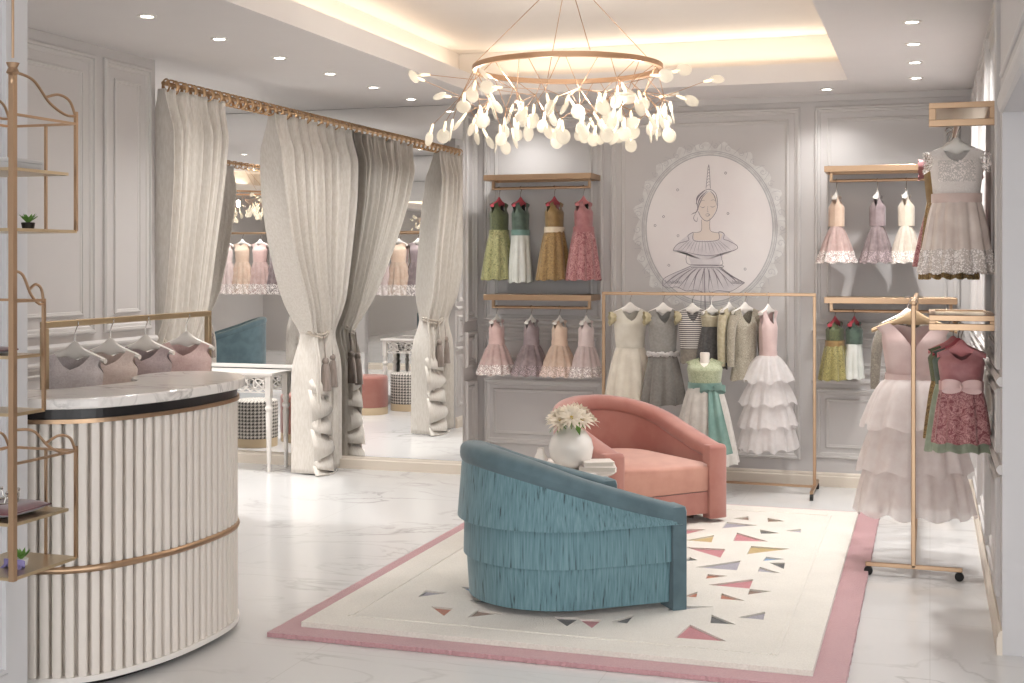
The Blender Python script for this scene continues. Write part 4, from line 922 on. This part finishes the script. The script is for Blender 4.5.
def hound():
    m, N, L, b = newmat('houndstooth cloth')
    tc = N.new('ShaderNodeTexCoord'); sp = N.new('ShaderNodeSeparateXYZ'); L.new(tc.outputs['Object'], sp.inputs[0])
    an = N.new('ShaderNodeMath'); an.operation = 'ARCTAN2'; L.new(sp.outputs[1], an.inputs[0]); L.new(sp.outputs[0], an.inputs[1])
    def M(op, a, b_=None):
        q = N.new('ShaderNodeMath'); q.operation = op
        for i, v in enumerate((a, b_)):
            if v is None: continue
            if isinstance(v, (int, float)): q.inputs[i].default_value = v
            else: L.new(v, q.inputs[i])
        return q.outputs[0]
    u = M('MULTIPLY', an.outputs[0], 36 / (2 * PI)); v = M('MULTIPLY', sp.outputs[2], 1 / .03)
    fu = M('FRACT', M('ADD', u, 100.)); fv = M('FRACT', M('ADD', v, 100.))
    su = M('GREATER_THAN', fu, .5); sv = M('GREATER_THAN', fv, .5)
    both = M('MULTIPLY', su, sv); dg = M('GREATER_THAN', M('FRACT', M('MULTIPLY', M('ADD', fu, fv), 2.0)), .5)
    xor = M('ABSOLUTE', M('SUBTRACT', su, sv)); f = M('MAXIMUM', both, M('MULTIPLY', xor, dg))
    mx = N.new('ShaderNodeMixRGB'); L.new(f, mx.inputs[0]); mx.inputs[1].default_value = srgb('#d3ccc3'); mx.inputs[2].default_value = srgb('#453f3d'); L.new(mx.outputs[0], b.inputs['Base Color']); setp(b, Roughness=.85); return m
HD = hound()
pouf('houndstooth pouf under the white console, seen in the mirror left of the curtain', (-5.60, 8.2, 0), .19, .40, HD)
pouf('coral velvet pouf beside the houndstooth one, seen left of the curtain ruffle', (-5.36, 7.78, 0), .2, .42, CORAL)
pouf('coral velvet pouf seen in the mirror between the two curtains', (-5.64, 5.72, 0), .2, .40, CORAL)
pouf('houndstooth pouf seen in the mirror behind the right coral pouf', (-5.38, 5.28, 0), .19, .40, HD)
t = thing('ceiling_hung_rail', 'long gold rail of pale tulle dresses, seen in the mirror between the curtains', 'rail', (-5.2, 5.12, 1.93))
MB().tube([(-2.9, 0, 0), (.75, 0, 0)], .013, 10).build('rail', GOLD, t)
for x in (-2.88, .74): MB().tube([(x, 0, 0), (x, 0, .86)], .007, 8).build('hanging_rod', GOLD, t)
fd = [(-5.78, PINKS, TR_, 'pink tulle dress by the side mirror on the fitting area rail'), (-5.56, PEACH, TPE, 'peach tulle dress second on the fitting area rail'), (-5.33, MAUVE, TM, 'mauve tulle dress in the middle of the fitting area rail'),
      (-5.1, PEACH, tul('blush peach tulle', '#d6b09c', '#e0c0ad'), 'blush peach tulle dress fourth on the fitting area rail'), (-4.86, fabric('lilac grey satin', '#a8989a', '#b7a8a9', 12, .45), tul('lilac grey tulle', '#b3a09f', '#c4b3b1'), 'lilac grey tulle dress at the open end of the fitting area rail')]
fd += [(-7.72, ROSE, TR_, 'pale rose tulle dress leftmost in the mirror between the first two curtains'), (-7.5, PEACH, TPE, 'peach tulle dress in the mirror between the first two curtains'), (-7.27, PINKS, TP, 'pink tulle dress in the middle of the reflected rail above the teal chair'),
      (-7.05, MAUVE, TM, 'mauve tulle dress in the mirror beside the long curtain'), (-6.82, PINKS, TR_, 'blush tulle dress in the mirror at the edge of the long curtain'), (-6.5, ROSE, TP, 'rose tulle dress of the fitting area rail hidden by the long curtain')]
for x, bm, sm_, lab in fd:
    garment(lab, (x, 5.12, 1.915), .2, 'tulle dresses on the fitting area rail', sh=.12, ws=.09, bl=.24, sl=.36, hw=.17, npl=10, amp=.012, bod=bm, skirt=sm_, lacehem=LACEW, hang=WPL, hgroup='white hangers on the fitting area rail', drop=.09)

# ------------------------------------------------------------ hanging gold display shelf at left
t = thing('hanging_display_shelf', 'three-tier gold wire display shelf hanging beside the left pillar', 'shelf', (-2.65, 3.25, 0))
sh_ = t; DX = -.26; DY = .31
MB().tube([(0, 0, 2.22), (0, 0, 2.79)], .004, 8).build('hanging_rod', GOLD, t)
MB().lathe([(.001, 2.235), (.02, 2.235), (.013, 2.22), (.02, 2.205), (.008, 2.195), (.012, 2.18), (.006, 2.16)], c=(0, 0, -.03), n=16).build('finial', GOLD, t)
def sq(mb, x, y, z0, z1, s=.006): mb.box(x - s, x + s, y - s, y + s, z0, z1)
mb = MB(); sq(mb, 0, 0, .63, 2.2, .009); mb.build('main_post', GOLD, t, smooth=False)
mb = MB(); sq(mb, DX, 0, .63, 2.2, .009); mb.build('main_post', GOLD, t, smooth=False)
for zb_, zt_, zm, zc, dy in ((1.70, 2.15, 1.885, 2.05, DY), (1.135, 1.545, 1.31, 1.48, .15), (.635, 1.06, .80, .985, DY)):
    for z, nm in ((zb_, 'shelf'), (zm, 'shelf')):
        MB().box(DX, 0, 0, dy * (1 if z == zb_ else .86), z - .006, z + .004).build(nm, PALEGOLD, t, smooth=False)
    mb = MB(); sq(mb, 0, dy - .006, zb_, zt_ - .06, .005); sq(mb, DX, dy - .006, zb_, zt_ - .06, .005)
    sq(mb, DX * .45, dy - .006, zb_, zc, .004)
    mb.box(-.004, .004, 0, dy, zc - .004, zc + .004); mb.box(DX - .004, DX + .004, 0, dy, zc - .004, zc + .004); mb.box(DX, 0, dy - .01, dy - .002, zc - .004, zc + .004)
    for x in (0, DX):
        mb.tube(spl([(x, 0, zt_ + .03), (x, dy * .3, zt_ + .015), (x, dy * .55, zt_ - .045), (x, dy * .8, zt_ - .075), (x, dy - .006, zt_ - .075)], 8), .0045, 8)
        mb.tube(spl([(x, dy * .5, zt_ - .03), (x, dy * .7, zt_ - .015), (x, dy * .88, zt_ - .03), (x, dy - .006, zt_ - .08)], 8), .0045, 8)
    mb.build('tier_frame', GOLD, t)
BURG = fabric('burgundy velvet', '#5c1f26', '#74303a', 14, .6, sheen=.6); PURP = fabric('purple satin ribbon', '#6f62a0', '#8f82bb', 20, .4)
def cushion(label, loc, rz, w, d, h):
    t = thing('cushion', label, 'cushion', loc, rz)
    mb = MB()
    def fn(u, v, s=1):
        x = (u - .5) * 2; y = (v - .5) * 2; e_ = (1 - x ** 4) * (1 - y ** 4); pin = 1 - .12 * (1 - abs(x)) * 0
        return (x * w / 2 * (1 - .08 * (1 - y * y) * 0 + 0), y * d / 2, h / 2 + s * h / 2 * max(0, e_) ** .5)
    mb.grid(lambda u, v: fn(u, v, 1), 14, 14); mb.grid(lambda u, v: fn(u, v, -1), 14, 14); mb.build('pillow', BURG, t)
    mb = MB()
    c4 = [(-w / 2, -d / 2), (w / 2, -d / 2), (w / 2, d / 2), (-w / 2, d / 2)]
    mb.tube([(a, b2, h / 2) for a, b2 in c4], .003, 6, True); mb.build('piping', BURG, t)
cushion('burgundy velvet cushion on the lower tier of the hanging shelf, under the tiara', (-2.79, 3.38, .805), 0, .2, .2, .035)
cushion('small burgundy cushion on the middle tier of the hanging shelf', (-2.8, 3.31, 1.315), 0, .15, .11, .022)
t = thing('tiara', 'silver tiara resting on the burgundy cushion', 'tiara', (-2.80, 3.38, .842))
mb = MB(); mb.tube([(.05 * Cn(a), .05 * S(a), 0) for a in [2 * PI * k / 24 for k in range(24)]], .004, 6, True); mb.build('band', STEEL, t)
mb = MB()
for k in range(9): a = 2 * PI * k / 9; mb.tube([(.05 * Cn(a), .05 * S(a), 0), (.052 * Cn(a + .15), .052 * S(a + .15), .03), (.05 * Cn(a + .35), .05 * S(a + .35), .02)], .003, 6); mb.sphere((.052 * Cn(a + .15), .052 * S(a + .15), .033), .006, 8)
mb.build('crest', STEEL, t)
def little_plant(label, loc, bowm):
    t = thing('mini_plant', label, 'plant', loc)
    mb = MB(); mb.lathe([(.001, 0), (.018, 0), (.022, .02), (.02, .022), (.001, .02)], n=14); mb.build('pot', BLACK if not bowm else WHITE, t)
    mb = MB()
    for k in range(12):
        a = k * 2.4; r = .012 + .012 * (k % 3) / 2; d = Vector((Cn(a), S(a), 1.1 - .2 * (k % 3))).normalized(); c = Vector((0, 0, .02)); sd = Vector((-S(a), Cn(a), 0))
        mb.add([c - sd * .004, c + sd * .004, c + d * .022 + sd * .007, c + d * .022 - sd * .007, c + d * .042], [(0, 1, 2, 3), (3, 2, 4)])
    mb.build('leaves', LEAF, t)
    if bowm: ribbon_bow(t, (0, -.02, .012), .04, bowm, .02)
little_plant('tiny green succulent on the bottom board of the upper hanging shelf tier', (-2.73, 3.42, 1.704), None)
little_plant('tiny white flower pot tied with a purple bow on the lowest hanging shelf', (-2.74, 3.40, .639), PURP)
t = thing('gift_box', 'pale grey rounded box on the middle board of the upper hanging tier', 'box', (-2.76, 3.39, 1.889))
MB().box(-.05, .05, -.075, .075, 0, .03).build('box_base', plain('pale grey card', '#c9c6c3', .6), t, bevel=.006); MB().box(-.052, .052, -.077, .077, .022, .036).build('lid', plain('pale grey card', '#c9c6c3', .6), t, bevel=.004)

# ------------------------------------------------------------ chandeliers
def chandelier(label, loc, seed):
    t = thing('chandelier', label, 'chandelier', loc); rr = random.Random(seed); RR = .49
    CH_ = plain('rose gold ring', '#c4a184', .4, .9)
    mb = MB(); vs_ = []; n = 72
    for i in range(n):
        a = 2 * PI * i / n
        for r, z in ((RR - .012, -.013), (RR + .012, -.013), (RR + .012, .013), (RR - .012, .013)): vs_.append((r * Cn(a), r * S(a), z))
    mb.add(vs_, [(i * 4 + q, i * 4 + (q + 1) % 4, ((i + 1) % n) * 4 + (q + 1) % 4, ((i + 1) % n) * 4 + q) for i in range(n) for q in range(4)]); mb.build('ring', CH_, t, auto=30)
    MB().lathe([(.001, .485), (.07, .485), (.07, .50), (.07, .518), (.001, .518)], n=24).build('canopy', CH_, t)
    for k in range(4):
        a = 2 * PI * k / 4 + .5; MB().tube([(RR * Cn(a), RR * S(a), .02), (.02 * Cn(a), .02 * S(a), .49)], .0022, 6).build('suspension_wire', CH_, t)
    br = MB(); bulbs = []
    nb = 15
    for k in range(nb):
        a = 2 * PI * (k + .5 * rr.random()) / nb; r0 = RR; hub_r = RR + rr.uniform(-.1, .09); hz = rr.uniform(-.17, -.09); hub = Vector((hub_r * Cn(a), hub_r * S(a), hz))
        st = Vector((RR * Cn(a - .15), RR * S(a - .15), 0)); st2 = Vector((RR * Cn(a + .2), RR * S(a + .2), 0)); br.tube([st, hub], .0022, 5); br.tube([st2, hub], .0022, 5)
        for q in range(6):
            da = rr.uniform(-.30, .30); rad = rr.uniform(-.12, .17) if q else .2; e_ = Vector(((hub_r + rad) * Cn(a + da), (hub_r + rad) * S(a + da), hz + rr.uniform(-.17, -.03) + (.12 if q == 0 else 0)))
            br.tube([hub, e_], .0018, 5)
            d = (e_ - hub).normalized() * .55 + Vector((rr.uniform(-.35, .35), rr.uniform(-.35, .35), -.85 if q else -.05)); d.normalize(); bulbs.append((e_, d))
    br.build('branches', CH_, t)
    for e_, d in bulbs:
        mb = MB(); q = d.to_track_quat('Z', 'Y'); roll = rr.uniform(0, PI); sd = q @ Vector((Cn(roll), S(roll), 0)); nm = q @ Vector((-S(roll), Cn(roll), 0))
        g = mb.tube([e_ - d * .004, e_ + d * .01, e_ + d * .035, e_ + d * .055], [.005, .0075, .009, .005], 8)
        b0 = mb.build('lit_stem', BULB, t)
        mb = MB(); c = e_ + d * .078; R1 = .036
        def fn(u, v, s=1):
            a = 2 * PI * u; rad = R1 * S(v * PI); return c + d * (rad * Cn(a) * 1.1) + sd * (rad * S(a)) + nm * (.006 * Cn(v * PI))
        mb.grid(fn, 18, 6, True); mb.build('glass_petal', DISC, b0)
    for k in range(6):
        a = 2 * PI * k / 6; ld = bpy.data.lights.new('chandelier_lamp', 'POINT'); ld.energy = 4; ld.color = (1, .92, .82); ld.shadow_soft_size = .025
        lo = bpy.data.objects.new('chandelier_lamp', ld); C.objects.link(lo); lo.location = (.52 * Cn(a), .52 * S(a), -.16); lo.parent = t
chandelier('rose gold ring chandelier with glowing petal-shaped glass lights over the armchairs', (-1.82, 6.55, 2.62), 4)
chandelier('small ring chandelier seen only in the mirror between the first two curtains', (-9.7, 1.4, 2.62), 9)

# ------------------------------------------------------------ light, world, camera
W = bpy.data.worlds.new('sky'); bpy.context.scene.world = W; W.use_nodes = True
bg = W.node_tree.nodes['Background']; bg.inputs[0].default_value = (.985, .99, 1, 1); bg.inputs[1].default_value = 3.0
cd = bpy.data.cameras.new('camera'); cam = bpy.data.objects.new('camera', cd); C.objects.link(cam)
cam.location = (0, 0, 1.6); cam.rotation_euler = (PI / 2, 0, math.atan2(418, 1287)); cd.sensor_width = 36; cd.lens = 36 * 1287 / 1024; cd.shift_y = -79.5 / 1024; cd.clip_start = .05
sc = bpy.context.scene; sc.camera = cam
sc.view_settings.view_transform = 'Standard'; sc.view_settings.look = 'None'; sc.view_settings.gamma = 1; sc.view_settings.use_curve_mapping = False
sc.view_settings.exposure = 0.1
sc.cycles.max_bounces = 14; sc.cycles.diffuse_bounces = 5; sc.cycles.glossy_bounces = 8; sc.cycles.transparent_max_bounces = 16; sc.cycles.sample_clamp_indirect = 6; sc.cycles.caustics_reflective = False; sc.cycles.caustics_refractive = False
